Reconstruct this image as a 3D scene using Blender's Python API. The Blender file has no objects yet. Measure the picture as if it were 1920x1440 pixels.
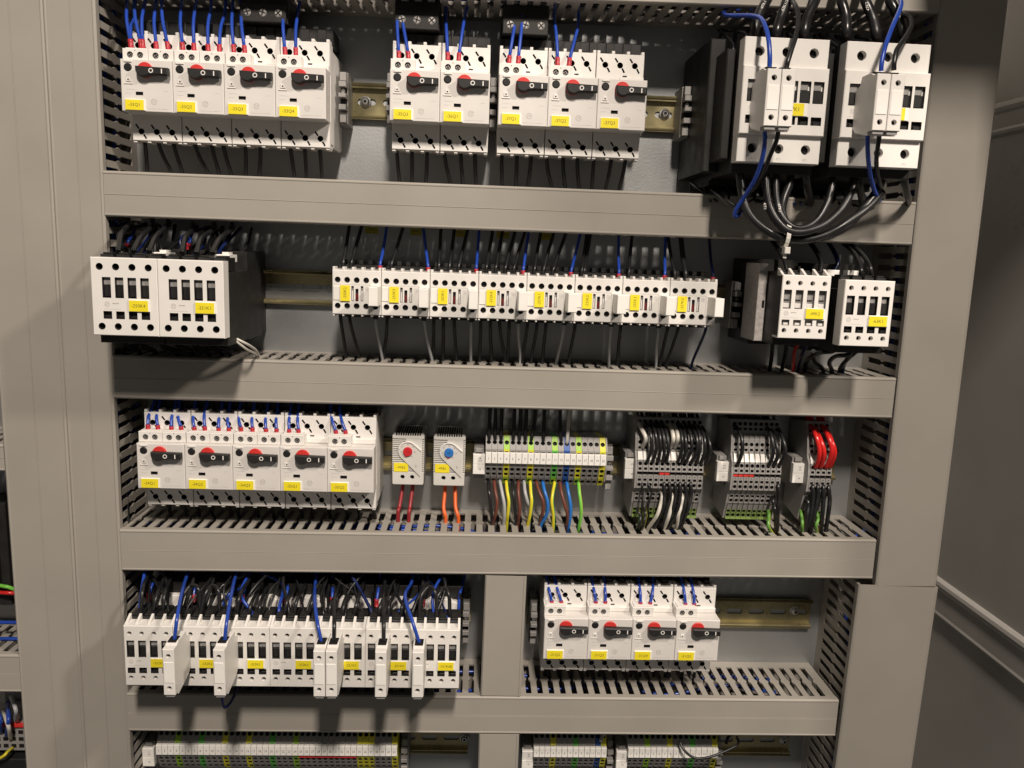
import bpy, math, random
from mathutils import Matrix, Vector, Euler
from mathutils.geometry import tessellate_polygon
random.seed(7)
SC = bpy.context.scene
COL = SC.collection
S = 0.001                      # every number below is in millimetres: x right, z up, d out of the mounting plate
R = math.radians

# ------------------------------------------------------------------ camera
CAMP = (343.3735, -844.0866, -58.7092); CAMR = (1.406501, -0.034678, -0.04056); FPX = 1501.1676
cd = bpy.data.cameras.new('camera'); cam = bpy.data.objects.new('camera', cd); COL.objects.link(cam)
cam.location = [c * S for c in CAMP]; cam.rotation_euler = CAMR
cd.sensor_width = 36; cd.lens = FPX / 1920 * 36; cd.clip_start = 0.01; cd.clip_end = 50
SC.camera = cam
CM = Euler(CAMR).to_matrix()
def P(px, py, d):
    """photograph pixel -> (x, d, z) in mm on the plane standing d in front of the mounting plate"""
    v = CM @ Vector(((px - 960) / FPX, (720 - py) / FPX, -1)); t = (-d - CAMP[1]) / v.y
    return (CAMP[0] + t * v.x, d, CAMP[2] + t * v.z)

# ------------------------------------------------------------------ world and lamps
w = bpy.data.worlds.new('World'); SC.world = w; w.use_nodes = True
bg = w.node_tree.nodes['Background']; bg.inputs[0].default_value = (1.0, 0.93, 0.84, 1); bg.inputs[1].default_value = 0.11
def area(name, loc, target, sx, sy, power, col):
    l = bpy.data.lights.new(name, 'AREA'); l.shape = 'RECTANGLE'; l.size = sx; l.size_y = sy; l.energy = power; l.color = col
    o = bpy.data.objects.new(name, l); COL.objects.link(o); o.location = loc
    o.rotation_euler = (Vector(target) - Vector(loc)).to_track_quat('-Z', 'Y').to_euler(); return o
area('ceiling_lamp', (0.56, -2.16, 1.86), (0.37, -0.08, -0.2), 0.19, 0.34, 112, (1.0, 0.885, 0.77))
area('side_lamp', (1.474, -0.988, 0.921), (0.1, -0.08, -0.2), 0.08, 0.14, 22, (1.0, 0.885, 0.77))
SC.view_settings.view_transform = 'Standard'; SC.view_settings.look = 'None'; SC.view_settings.gamma = 1
SC.view_settings.exposure = -0.35; SC.view_settings.use_curve_mapping = False

# ------------------------------------------------------------------ materials
M = {}
def mat(name, rgb, rough=0.45, metal=0.0, var=0.06, scale=60, bump=0.0, bscale=900, spec=0.5, rvar=0.1, coat=0):
    m = bpy.data.materials.new(name); m.use_nodes = True; nt = m.node_tree; b = nt.nodes['Principled BSDF']
    b.inputs['Metallic'].default_value = metal; b.inputs['Specular IOR Level'].default_value = spec
    if coat: b.inputs['Coat Weight'].default_value = coat
    tc = nt.nodes.new('ShaderNodeTexCoord')
    n = nt.nodes.new('ShaderNodeTexNoise'); n.inputs['Scale'].default_value = scale; n.inputs['Detail'].default_value = 5
    nt.links.new(tc.outputs['Object'], n.inputs['Vector'])
    r = nt.nodes.new('ShaderNodeMapRange'); r.inputs['From Min'].default_value = .3; r.inputs['From Max'].default_value = .7
    r.inputs['To Min'].default_value = 1 - var; r.inputs['To Max'].default_value = 1 + var
    nt.links.new(n.outputs['Fac'], r.inputs['Value'])
    mx = nt.nodes.new('ShaderNodeMix'); mx.data_type = 'RGBA'; mx.blend_type = 'MULTIPLY'; mx.inputs[0].default_value = 1
    mx.inputs[6].default_value = (*rgb, 1); nt.links.new(r.outputs[0], mx.inputs[7]); nt.links.new(mx.outputs[2], b.inputs['Base Color'])
    r2 = nt.nodes.new('ShaderNodeMapRange'); r2.inputs['From Min'].default_value = .3; r2.inputs['From Max'].default_value = .7
    r2.inputs['To Min'].default_value = max(.03, rough - rvar); r2.inputs['To Max'].default_value = min(1, rough + rvar)
    nt.links.new(n.outputs['Fac'], r2.inputs['Value']); nt.links.new(r2.outputs[0], b.inputs['Roughness'])
    if bump:
        n2 = nt.nodes.new('ShaderNodeTexNoise'); n2.inputs['Scale'].default_value = bscale; n2.inputs['Detail'].default_value = 3
        nt.links.new(tc.outputs['Object'], n2.inputs['Vector'])
        bp = nt.nodes.new('ShaderNodeBump'); bp.inputs['Strength'].default_value = bump; bp.inputs['Distance'].default_value = 0.0004
        nt.links.new(n2.outputs['Fac'], bp.inputs['Height']); nt.links.new(bp.outputs['Normal'], b.inputs['Normal'])
    M[name] = m; return m
mat('duct', (.338, .314, .277), .5, var=.035, scale=14, bump=.12, bscale=1500, spec=.35)
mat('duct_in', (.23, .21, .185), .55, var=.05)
mat('white', (.77, .745, .71), .42, var=.03, scale=40, bump=.08, bscale=1800, spec=.4)
mat('housing', (.69, .66, .63), .45, var=.03, scale=40, bump=.08, bscale=1800, spec=.4)
mat('bright', (.86, .84, .80), .4, var=.02)
mat('grey', (.29, .28, .27), .5, var=.05)
mat('midgrey', (.27, .262, .255), .5, var=.05)
mat('faint', (.44, .41, .39), .6, var=.2, scale=300)
mat('black', (.016, .0155, .0155), .45, var=.2, spec=.4)
mat('body', (.021, .02, .019), .5, var=.15, spec=.3, bump=.15)
mat('hole', (.012, .011, .011), .6, var=.1, spec=.2)
mat('darkhole', (.03, .028, .027), .5, var=.2)
mat('red', (.62, .035, .03), .4, var=.06)
mat('darkred', (.16, .02, .02), .35)
mat('ferrule', (.42, .02, .032), .45, var=.08)
mat('bluewire', (.018, .06, .36), .3, var=.1, spec=.5)
mat('navy', (.006, .014, .075), .35)
mat('blackwire', (.013, .013, .014), .34, var=.15, spec=.5)
mat('whitewire', (.62, .59, .53), .35)
mat('greywire', (.40, .41, .42), .4)
mat('brownwire', (.14, .042, .026), .45)
mat('lightblue', (.02, .16, .52), .4)
mat('yellowwire', (.70, .60, .03), .4)
mat('greenwire', (.18, .55, .07), .4)
mat('redwire', (.60, .02, .018), .25)
mat('orange', (.75, .13, .025), .4)
mat('maroon', (.28, .018, .025), .4)
mat('tag', (.86, .72, .02), .5, var=.02)
mat('tag_shaded', (.42, .36, .02), .5, var=.03)  # tag yellow darkened, shade on the plate labels put into the colour
mat('ink', (.10, .075, .03), .6)
mat('inkblack', (.03, .03, .035), .6)
mat('yellow', (.66, .62, .04), .45)
mat('green', (.30, .52, .04), .45)
mat('mossgreen', (.20, .29, .08), .45)
mat('darkgreenwire', (.12, .30, .05), .4)
mat('puregreen', (.10, .46, .07), .45)
mat('termblue', (.02, .09, .34), .45)
mat('dialblue', (.03, .17, .50), .4)
mat('dialred', (.55, .02, .03), .4)
mat('rail', (.43, .375, .21), .27, metal=.75, var=.3, scale=22, rvar=.12)
mat('steel', (.62, .62, .61), .28, metal=1, var=.1)
mat('screw', (.50, .48, .46), .3, metal=.55, var=.25, scale=400)
mat('zinc', (.43, .44, .445), .45, metal=.78, var=.10, scale=9, bump=.3, bscale=420, rvar=.09)
mat('paint', (.46, .44, .41), .36, var=.07, scale=7, bump=.15, bscale=600)
mat('tie', (.60, .58, .53), .4)

# ------------------------------------------------------------------ mesh builder
_txt = {}
def text_geo(s):
    if s not in _txt:
        c = bpy.data.curves.new('t', 'FONT'); c.body = s; c.size = 1; c.resolution_u = 2; c.align_x = 'CENTER'; c.align_y = 'CENTER'
        o = bpy.data.objects.new('t', c); me = bpy.data.meshes.new_from_object(o)
        _txt[s] = ([(v.co.x, v.co.y) for v in me.vertices], [tuple(p.vertices) for p in me.polygons])
        bpy.data.objects.remove(o); bpy.data.curves.remove(c); bpy.data.meshes.remove(me)
    return _txt[s]
def circ(cx, cz, r, n=14, a0=0.0): return [(cx + r * math.cos(a0 + 2 * math.pi * i / n), cz + r * math.sin(a0 + 2 * math.pi * i / n)) for i in range(n)]
def rect(x0, x1, z0, z1): return [(x0, z0), (x1, z0), (x1, z1), (x0, z1)]
def slit(ax, az, bx, bz, wd):
    l = math.hypot(bx - ax, bz - az); nx, nz = -(bz - az) / l * wd / 2, (bx - ax) / l * wd / 2
    return [(ax + nx, az + nz), (bx + nx, bz + nz), (bx - nx, bz - nz), (ax - nx, az - nz)]
def area2(p): return sum(p[i][0] * p[(i + 1) % len(p)][1] - p[(i + 1) % len(p)][0] * p[i][1] for i in range(len(p)))
def inset(p, c):
    if area2(p) < 0: p = p[::-1]
    n = len(p); out = []
    for i in range(n):
        a, b, q = Vector(p[i - 1]), Vector(p[i]), Vector(p[(i + 1) % n])
        e1 = (b - a).normalized(); e2 = (q - b).normalized(); n1 = Vector((-e1.y, e1.x)); n2 = Vector((-e2.y, e2.x))
        m = n1 + n2; k = c / max(.3, (1 + n1.dot(n2)))
        out.append((b.x + m.x * k, b.y + m.y * k))
    return p, out
class MB:
    K = 1.0                       # scale of the drawing numbers in x and z
    def __init__(s): s.v = []; s.f = []; s.m = []; s.sm = []; s.mats = []
    def mi(s, name):
        if name not in s.mats: s.mats.append(name)
        return s.mats.index(name)
    def face(s, pts, mt, smooth=False):
        b = len(s.v); s.v += pts; s.f.append(tuple(range(b, b + len(pts)))); s.m.append(s.mi(mt)); s.sm.append(smooth)
    def box(s, x0, x1, d0, d1, z0, z1, mt, ch=0):
        if ch: return s.plate(rect(x0, x1, z0, z1), [], d0, d1, mt, ch)
        c = [(x, d, z) for x in (x0, x1) for d in (d0, d1) for z in (z0, z1)]
        for q in ((0, 1, 3, 2), (4, 6, 7, 5), (0, 4, 5, 1), (2, 3, 7, 6), (0, 2, 6, 4), (1, 5, 7, 3)): s.face([c[i] for i in q], mt)
        return s
    def plate(s, outer, holes, d0, d1, mt, ch=0, xf=None, back=True, sidemat=None):
        """outer and holes are (x, z) loops; a hole is (loop, depth or None, bottom material, side material)"""
        xf = xf or (lambda x, d, z: (x, d, z)); sidemat = sidemat or mt
        if area2(outer) < 0: outer = outer[::-1]
        top = outer
        if ch: outer, top = inset(outer, ch)
        loops = [top] + [h[0] for h in holes]; flat = [p for l in loops for p in l]
        if holes:
            for t in tessellate_polygon([[Vector((x, z, 0)) for x, z in l] for l in loops]):
                s.face([xf(flat[i][0], d1, flat[i][1]) for i in t], mt)
        else: s.face([xf(x, d1, z) for x, z in top], mt)
        n = len(outer)
        for i in range(n):
            a, b = outer[i], outer[(i + 1) % n]; dd = d1 - ch
            s.face([xf(a[0], d0, a[1]), xf(b[0], d0, b[1]), xf(b[0], dd, b[1]), xf(a[0], dd, a[1])], sidemat)
            if ch:
                c, e = top[i], top[(i + 1) % n]; s.face([xf(a[0], dd, a[1]), xf(b[0], dd, b[1]), xf(e[0], d1, e[1]), xf(c[0], d1, c[1])], mt)
        if back and not any(h[1] is None for h in holes): s.face([xf(x, d0, z) for x, z in outer], sidemat)
        elif back:
            loops = [outer] + [h[0] for h in holes]; flat = [p for l in loops for p in l]
            for t in tessellate_polygon([[Vector((x, z, 0)) for x, z in l] for l in loops]): s.face([xf(flat[i][0], d0, flat[i][1]) for i in t], mt)
        for h in holes:
            l, dep = h[0], h[1]; db = d0 if dep is None else d1 - dep; hm = (h[3] if len(h) > 3 else None) or mt
            for i in range(len(l)):
                a, b = l[i], l[(i + 1) % len(l)]
                s.face([xf(a[0], d1, a[1]), xf(b[0], d1, b[1]), xf(b[0], db, b[1]), xf(a[0], db, a[1])], hm)
            if dep is not None: s.face([xf(x, db, z) for x, z in l], h[2])
        return s
    def cyl(s, cx, cz, r, d0, d1, mt, n=14, top=None, ch=0, smooth=True):
        a = circ(cx, cz, r, n); t = circ(cx, cz, r - ch, n)
        for i in range(n):
            j = (i + 1) % n
            s.face([(a[i][0], d0, a[i][1]), (a[j][0], d0, a[j][1]), (a[j][0], d1 - ch, a[j][1]), (a[i][0], d1 - ch, a[i][1])], mt, smooth)
            if ch: s.face([(a[i][0], d1 - ch, a[i][1]), (a[j][0], d1 - ch, a[j][1]), (t[j][0], d1, t[j][1]), (t[i][0], d1, t[i][1])], mt)
        s.face([(x, d1, z) for x, z in t], top or mt); return s
    def disc(s, cx, cz, r, d, mt, n=20): s.face([(x, d, z) for x, z in circ(cx, cz, r, n)], mt); return s
    def ring(s, cx, cz, r0, r1, d, mt, n=20):
        a = circ(cx, cz, r0, n); b = circ(cx, cz, r1, n)
        for i in range(n):
            j = (i + 1) % n; s.face([(p[0], d, p[1]) for p in (a[i], a[j], b[j], b[i])], mt)
        return s
    def flat(s, poly, d, mt): s.face([(x, d, z) for x, z in poly], mt); return s
    def screw(s, cx, cz, r, d, ang=.6, mt='screw'):
        s.cyl(cx, cz, r, d - 1.5, d, mt, 12, ch=r * .25)
        c, q = math.cos(ang) * r * .8, math.sin(ang) * r * .8
        s.flat(slit(cx - c, cz - q, cx + c, cz + q, r * .3), d + .05, 'hole'); s.flat(slit(cx + q, cz - c, cx - q, cz + c, r * .3), d + .08, 'hole'); return s
    def prismx(s, prof, x0, x1, mt, caps=True):
        n = len(prof)
        for i in range(n):
            a, b = prof[i], prof[(i + 1) % n]; s.face([(x0, a[0], a[1]), (x1, a[0], a[1]), (x1, b[0], b[1]), (x0, b[0], b[1])], mt)
        if caps: s.face([(x0, p[0], p[1]) for p in prof], mt); s.face([(x1, p[0], p[1]) for p in prof], mt)
        return s
    def text(s, t, cx, cz, d, size, mt='ink', rot=0.0, sx=1.0, xf=None):
        v, f = text_geo(t); c, q = math.cos(rot), math.sin(rot); b = len(s.v); mi = s.mi(mt)
        for x, y in v:
            x *= size * sx; y *= size; p = (cx + c * x - q * y, d, cz + q * x + c * y); s.v.append(xf(*p) if xf else p)
        for p in f: s.f.append(tuple(b + i for i in p)); s.m.append(mi); s.sm.append(False)
        return s
    def tube(s, pts, r, mt, n=8, mats=None, cap=True):
        """round tube through points (x, d, z); mats may give one material per side strip"""
        b = len(s.v); pv = [Vector(p) for p in pts]; k = len(pv); up = None
        for i, p in enumerate(pv):
            t = (pv[min(i + 1, k - 1)] - pv[max(i - 1, 0)]).normalized()
            if up is None: up = t.orthogonal().normalized()
            up = (up - t * up.dot(t)); up = up.normalized() if up.length > 1e-5 else t.orthogonal().normalized(); sd = t.cross(up)
            for j in range(n):
                a = 2 * math.pi * j / n; q = p + up * (math.cos(a) * r) + sd * (math.sin(a) * r); s.v.append(tuple(q))
        for i in range(k - 1):
            for j in range(n):
                j2 = (j + 1) % n; s.f.append((b + i * n + j, b + i * n + j2, b + (i + 1) * n + j2, b + (i + 1) * n + j))
                s.m.append(s.mi(mats[(j * len(mats)) // n] if mats else mt)); s.sm.append(True)
        if cap:
            for e in (0, k - 1): s.f.append(tuple(b + e * n + j for j in range(n))); s.m.append(s.mi(mt)); s.sm.append(False)
        return s
    def mesh(s, name):
        me = bpy.data.meshes.new(name); me.from_pydata([(x * S * MB.K, -d * S, z * S * MB.K) for x, d, z in s.v], [], s.f)
        for m in s.mats: me.materials.append(M[m])
        me.polygons.foreach_set('material_index', s.m); me.polygons.foreach_set('use_smooth', s.sm); me.update(); return me
    def build(s, name, parent=None, label=None, cat=None, group=None, loc=None):
        return link(s.mesh(name), name, parent, label, cat, group, loc)
def link(me, name, parent=None, label=None, cat=None, group=None, loc=None):
    o = bpy.data.objects.new(name, me); COL.objects.link(o)
    if parent: o.parent = parent
    if loc: o.location = (loc[0] * S, -loc[1] * S, loc[2] * S)
    if label: o['label'] = label
    if cat: o['category'] = cat
    if group: o['group'] = group
    return o
def thing(name, loc, label, cat, group=None): return link(None, name, None, label, cat, group, loc)
def structure(mb, name): o = mb.build(name); o['kind'] = 'structure'; return o
def smooth(pts, k=6):
    p = [Vector(q) for q in pts]
    if len(p) == 2: return [tuple(p[0].lerp(p[1], i / k)) for i in range(k + 1)]
    p = [p[0] * 2 - p[1]] + p + [p[-1] * 2 - p[-2]]; out = []
    for i in range(1, len(p) - 2):
        for j in range(k):
            t = j / k; a, b, c, d = p[i - 1:i + 3]
            out.append(tuple(.5 * ((2 * b) + (c - a) * t + (2 * a - 5 * b + 4 * c - d) * t * t + (3 * b - a - 3 * c + d) * t ** 3)))
    out.append(tuple(p[-2])); return out
def logo(mb, cx, cz, d, r=2.6, mt='faint'):
    """round monogram: ring, four little waves and two script letters"""
    mb.ring(cx, cz, r, r * .86, d, mt)
    for k in range(4):
        a = math.pi / 2 * k + .4
        mb.flat(slit(cx + math.cos(a) * r * .84, cz + math.sin(a) * r * .84, cx + math.cos(a + .5) * r * .6, cz + math.sin(a + .5) * r * .6, r * .14), d, mt)
    mb.text('GE', cx, cz, d + .02, r * 1.05, mt, .12, .8)

# ------------------------------------------------------------------ setting: mounting plate and cabinet side wall
b = MB(); b.box(-170, 836, -3, 0, -760, 330, 'zinc'); structure(b, 'mounting_plate')
b = MB(); b.box(-700, 1100, -222, -218, -1100, 700, 'paint'); structure(b, 'cabinet_back_wall')
b = MB(); b.box(930, 934, -218, 330, -1100, 700, 'paint'); wall = structure(b, 'cabinet_side_wall')
for z0, z1, nm in ((-492, -443, 'frame_rail'), (88, 126, 'frame_rail')):
    b = MB(); h = z1 - z0
    pr = [(930.2, z0), (926, z0 + 1), (922, z0 + 3), (921, z0 + 6), (923, z0 + 9), (923, z1 - 13), (919, z1 - 10), (917, z1 - 6), (919, z1 - 2), (925, z1), (930.2, z1 + 1)]
    pr = [(930.2 - (930.2 - x) * .5, z) for x, z in pr]; n = len(pr)
    for i in range(n - 1):
        a, q = pr[i], pr[i + 1]; b.face([(a[0], -216, a[1]), (a[0], 329, a[1]), (q[0], 329, q[1]), (q[0], -216, q[1])], 'paint', True)
    b.build(nm, wall)
b = MB(); b.box(722, 929.5, 30, 357, 330, 336, 'paint', 1); b.box(785, 929.5, 357.5, 442, 330, 336, 'paint', 1); b.box(900, 929.5, 268, 329, 300, 329.5, 'paint', 1); b.build('unseen_shade_plate', wall)  # plates added out of view to shade the upper right duct and large contactors

# ------------------------------------------------------------------ cable ducts
def slots(L, s0, pitch, dmax):
    out = []; x = s0; w = 2.9
    while x + w < L - 4:
        a = [(x - w, 13), (x + w, 13), (x + w, 38), (x + w * .42, 41.5), (x + w * .42, 43.5), (x + w, 47), (x + w, dmax), (x - w, dmax), (x - w, 47), (x - w * .42, 43.5), (x - w * .42, 41.5), (x - w, 38)]
        out.append((a, None, None, 'duct_in')); x += pitch
    return out
def duct(loc, L, W, label, ang=0.0, pitch=12.1, group='horizontal cable ducts', D=80, s0=9, gr=True):
    t = thing('cable_duct', loc, label, 'cable duct', group); t.rotation_euler = (0, ang, 0)
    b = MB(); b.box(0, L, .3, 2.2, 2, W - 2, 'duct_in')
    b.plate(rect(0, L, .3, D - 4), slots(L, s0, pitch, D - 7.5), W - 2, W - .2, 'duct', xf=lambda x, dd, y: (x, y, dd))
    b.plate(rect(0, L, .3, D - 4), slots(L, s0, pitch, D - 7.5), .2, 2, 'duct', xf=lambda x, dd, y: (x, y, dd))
    b.build('trough', t)
    b = MB(); zm = W * .48; e = .9
    pr = [(D - 7, -e), (D - 1, -e), (D, 0), (D + .45, .6), (D + .45, 1.5), (D, 2)]
    if gr: pr += [(D, zm - .35), (D - .3, zm - .1), (D - .3, zm + .1), (D + .12, zm + .3), (D + .12, zm + .7), (D, zm + .9)]
    pr += [(D, W - 2), (D + .45, W - 1.5), (D + .45, W - .6), (D, W), (D - 1, W + e), (D - 7, W + e), (D - 7, W), (D - 2, W - .2), (D - 2, .2), (D - 7, 0)]
    b.prismx(pr, .2, L - .2, 'duct'); b.build('cover', t); return t
duct((0, 0, 161), 759, 42, 'grey slotted cable duct across the very top, above the -33Q1 breakers', -R(.75))
duct((0, 0, -39.2), 758, 39.2, 'grey slotted cable duct crossed by the tied black cable loops')
duct((0, 0, -209), 758, 39.2, 'grey slotted cable duct between the eight small relays and the thermostats', s0=5)
duct((0, 0, -382.2), 757, 41, 'grey slotted cable duct under the two thermostats and the numbered terminals', -R(.32), s0=7)
duct((-1, 0, -555.3), 737, 40.6, 'grey slotted cable duct under the -31Q2 breakers and the -252K1 contactors', s0=10)
VG = 'vertical cable ducts'
duct((-1, 0, -660), 900, 43.6, 'tall grey cable duct touching the left ends of the horizontal ducts', -R(90), group=VG)
duct((-46, 0, -660), 900, 59, 'wide tall grey cable duct at the far left, beside the neighbouring field', -R(90), group=VG)
duct((824.6, 0, -385.6), 640, 62.5, 'tall grey cable duct on the right, beside the two large contactors', -R(90.3), group=VG, gr=False)
duct((822.5, 0, -660), 273.5, 82.5, 'wide grey cable duct at lower right, standing under the tall right duct', -R(89.0), group=VG, gr=False)
duct((398.5, 0, -513.2), 131, 40.2, 'short vertical cable duct between the -251K contactors and the -31Q2 breaker', -R(89.5), group=VG, gr=False)
duct((398.3, 0, -660), 103.5, 40.2, 'short vertical cable duct at the bottom edge between the terminal strips', -R(90), group=VG, gr=False)
duct((-420, 0, -283.5), 314.5, 25, 'short end of a neighbouring cable duct at the left edge, upper of two', group='neighbouring cable ducts')
duct((-420, 0, -513.5), 315.5, 39, 'slotted end of a neighbouring cable duct at the left edge, lower of two', group='neighbouring cable ducts', s0=6)

# ------------------------------------------------------------------ DIN rails
def rail(x0, x1, zc, label, s0=6):
    t = thing('din_rail', (x0, 0, zc), label, 'mounting rail', 'DIN rails'); L = x1 - x0; b = MB()
    hs = []; x = s0
    while x + 16 < L: hs.append(([(x, -3), (x + 14, -3), (x + 15.8, -1.6), (x + 15.8, 1.6), (x + 14, 3), (x, 3), (x - 1.8, 1.6), (x - 1.8, -1.6)], None, None, 'rail')); x += 25
    b.plate(rect(0, L, -12.4, 12.4), hs, .6, 1.8, 'rail')
    for s in (1, -1):
        b.box(0, L, .6, 7, min(s * 12.4, s * 13.6), max(s * 12.4, s * 13.6), 'rail'); b.box(0, L, 6, 7.3, min(s * 13.6, s * 17.5), max(s * 13.6, s * 17.5), 'rail', .3)
        b.tube([(0, 6.4, s * 15.4), (L, 6.4, s * 15.4)], 1.75, 'rail', 12)
    b.build('rail_profile', t)
    return t
def bolt(t, x, z=0):
    b = MB(); b.cyl(x, z, 5.6, 1.9, 2.9, 'steel', 20, ch=.3); b.cyl(x, z, 4.1, 2.9, 6.4, 'steel', 16, ch=1.4); b.disc(x, z, 1.7, 6.45, 'hole', 6); b.build('bolt', t)
r = rail(14, 722, 83.5, 'yellow zinc mounting rail behind the top row of breakers and large contactors'); bolt(r, 212); bolt(r, 514, 1)
rail(14, 735, -103, 'yellow zinc mounting rail carrying the eight small relays', 0)
rail(14, 742, -277.5, 'yellow zinc mounting rail behind the thermostats and numbered terminals')
rail(14, 345, -452, 'yellow zinc mounting rail behind the row of -252K contactors')
r = rail(408, 731, -452.5, 'yellow zinc mounting rail showing its slots right of the -31Q5 breaker', 4); bolt(r, 305, 2)
r = rail(14, 346, -612, 'yellow zinc mounting rail at the bottom left behind the long terminal strip'); bolt(r, 328, 0)
r = rail(408, 722, -612, 'yellow zinc mounting rail at the bottom right behind two short terminal strips'); bolt(r, 307, 0)

# ------------------------------------------------------------------ motor circuit breakers
def mpcb_meshes():
    m = {}
    b = MB(); b.box(.3, 44.7, 0, 62, -18, 66, 'white'); b.box(3, 42, 62, 66.1, 2, 43, 'white'); 
    for x in (0.4, 42.8): b.box(x, x + 1.8, 10, 60, -20, -18.1, 'white')
    m['body'] = b.mesh('body')
    def term(z0, z1, zc):
        b = MB(); hs = []
        for x in (8.4, 22.2, 36.0):
            hs.append((circ(x, zc, 2.75, 14), 6, 'hole', 'darkhole'))
            hs.append((slit(x - 2.2, zc + 2.5, x - 4.9, zc + 6.2, 1.6), 4, 'hole', 'hole')); hs.append((slit(x + 2.0, zc - 2.5, x + 4.3, zc - 6.4, 1.6), 4, 'hole', 'hole'))
        b.plate(rect(.4, 44.6, z0, z1), hs, 52, 68, 'white', .4)
        return b
    b = term(44.5, 70.5, 60.6)
    for x in (.5, 14.2, 28.2, 41.7): b.box(x, x + 2.8, 56, 67.6, 70.6, 73.2, 'white', .3)
    b.box(25, 29, 68.05, 68.4, 50.6, 51.6, 'hole'); b.box(22, 44.4, 62, 71.5, 44.6, 49.6, 'white', .5)
    m['upper_terminal_block'] = b.mesh('upper_terminal_block')
    b = term(-22.5, 2, -14.4)
    for x in (.5, 13.2, 27.0, 41.0): b.box(x, x + 3.2, 54, 67, -24.3, -22.6, 'housing', .3)
    m['lower_terminal_block'] = b.mesh('lower_terminal_block')
    b = MB()
    b.plate(rect(.15, 44.85, 0, 44.3), [(rect(12.8, 19.2, 14, 17), 1.6, 'hole', 'hole'), (circ(6.7, 37.4, 3.6, 18), 2, 'black', 'darkhole')], 66.2, 88, 'housing', .6)
    b.box(3.6, 10.5, 88.02, 88.9, 41.6, 43.4, 'white', .3); b.box(3.2, 10.4, 88.02, 88.7, 23.2, 24.2, 'white', .2)
    b.plate([(4.6, 25.2), (9, 25.2), (8.2, 28.8), (5.4, 28.8)], [(circ(6.8, 26.8, .8, 8), .5, 'darkhole')], 88.02, 88.8, 'white', .2)
    b.flat(rect(23, 41, 2.7, 2.95), 88.04, 'faint'); logo(b, 28.4, 8.8, 88.04)
    for x0, x1, z in ((4, 12, 18.6), (3.6, 9.4, 15.3), (37, 41, 18), (27, 33, 24.4)): b.flat(rect(x0, x1, z, z + .22), 88.04, 'faint')
    m['front_panel'] = b.mesh('front_panel')
    b = MB(); b.cyl(6.7, 37.4, 3.2, 86.1, 88.6, 'black', 18, ch=.5); m['reset_button'] = b.mesh('reset_button')
    b = MB(); b.cyl(22, 35.4, 6.7, 88.05, 89.8, 'red', 28, ch=.4); m['indicator_disc'] = b.mesh('indicator_disc')
    arc = [(22 + 6.3 * math.cos(a), 35 + 6.3 * math.sin(a)) for a in [R(180 + 10 * i) for i in range(0, 14)]]
    lever = [(43.8, 36.9), (15.6, 37.7)] + arc + [(33, 30.9), (43.8, 30.5)]
    b = MB(); b.plate(lever, [], 89.9, 95.4, 'black', .9); b.ring(29.4, 34, 2.0, 1.3, 95.46, 'bright', 18); b.flat(rect(38.2, 39.1, 31.9, 35.8), 95.46, 'bright')
    m['rotary_lever'] = b.mesh('rotary_lever')
    b = MB(); hs = [(circ(x, 49.3, 2.75, 16), 3.4, 'darkhole', 'grey') for x in (6.6, 15.4)]
    b.plate(rect(0, 22, 44.45, 54.6), hs, 62.1, 82, 'white', .4); b.disc(11, 53, .45, 82.05, 'hole', 8)
    b.box(2, 20.5, 64, 80, 54.65, 55.6, 'white', .3)
    m['auxiliary_contact'] = b.mesh('auxiliary_contact')
    b = MB(); b.screw(0, 0, 2.45, 80.4); m['screw'] = b.mesh('screw')
    return m
MP = mpcb_meshes()
def tag_mesh(s, x0, x1, z0, z1, d, size=3.6, mt='tag', rot=0.0, holder=1.4, K=1.0):
    MB.K = K; b = MB()
    if holder: b.box(x0 - .5, x1 + holder, d, d + .9, z0 - .3, z1 + .5, 'bright', .3)
    b.box(x0, x1, d + .95, d + 1.5, z0, z1, mt); b.text(s, (x0 + x1) / 2, (z0 + z1) / 2, d + 1.54, size, 'ink', rot)
    me = b.mesh('marking_tag'); MB.K = 1.0; return me
def mpcb(x, z, tag, naux, extra=''):
    t = thing('motor_breaker', (x, 0, z), 'light grey motor breaker with black rotary lever and yellow tag ' + tag + extra, 'circuit breaker', 'motor circuit breakers')
    for n in ('body', 'upper_terminal_block', 'lower_terminal_block', 'front_panel', 'reset_button', 'indicator_disc', 'rotary_lever'): link(MP[n], n, t)
    for k in range(naux):
        a = link(MP['auxiliary_contact'], 'auxiliary_contact', t, loc=(k * 22.3, 0, 0))
        for sx in (6.6, 15.4): link(MP['screw'], 'screw', a, loc=(sx, 0, 49.3))
    link(tag_mesh(tag, 3.9, 19.8, 1.2, 9.9, 88.05, 4.0), 'marking_tag', t); return t
BREAK = []
for x0, z0, tags in ((22.6, 52.4, (('-33Q1', 2), ('-33Q2', 2), ('-33Q3', 1), ('-33Q4', 1))), (259.2, 54.0, (('-35Q3', 1), ('-36Q1', 1))), (357.0, 54.0, (('-37Q1', 1), ('-37Q2', 1), ('-37Q3', 0))),
                     (22.4, -295.6, (('-34Q1', 2), ('-34Q2', 2), ('-34Q3', 2), ('-35Q1', 1), ('-35Q2', 1))), (419.7, -467.0, (('-31Q2', 1), ('-31Q3', 1), ('-31Q4', 1), ('-31Q5', 1)))):
    for i, (tg, na) in enumerate(tags):
        dx = 45 * i; mpcb(x0 + dx, z0, tg, na); BREAK.append((x0 + dx, z0, tg, na))

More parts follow.
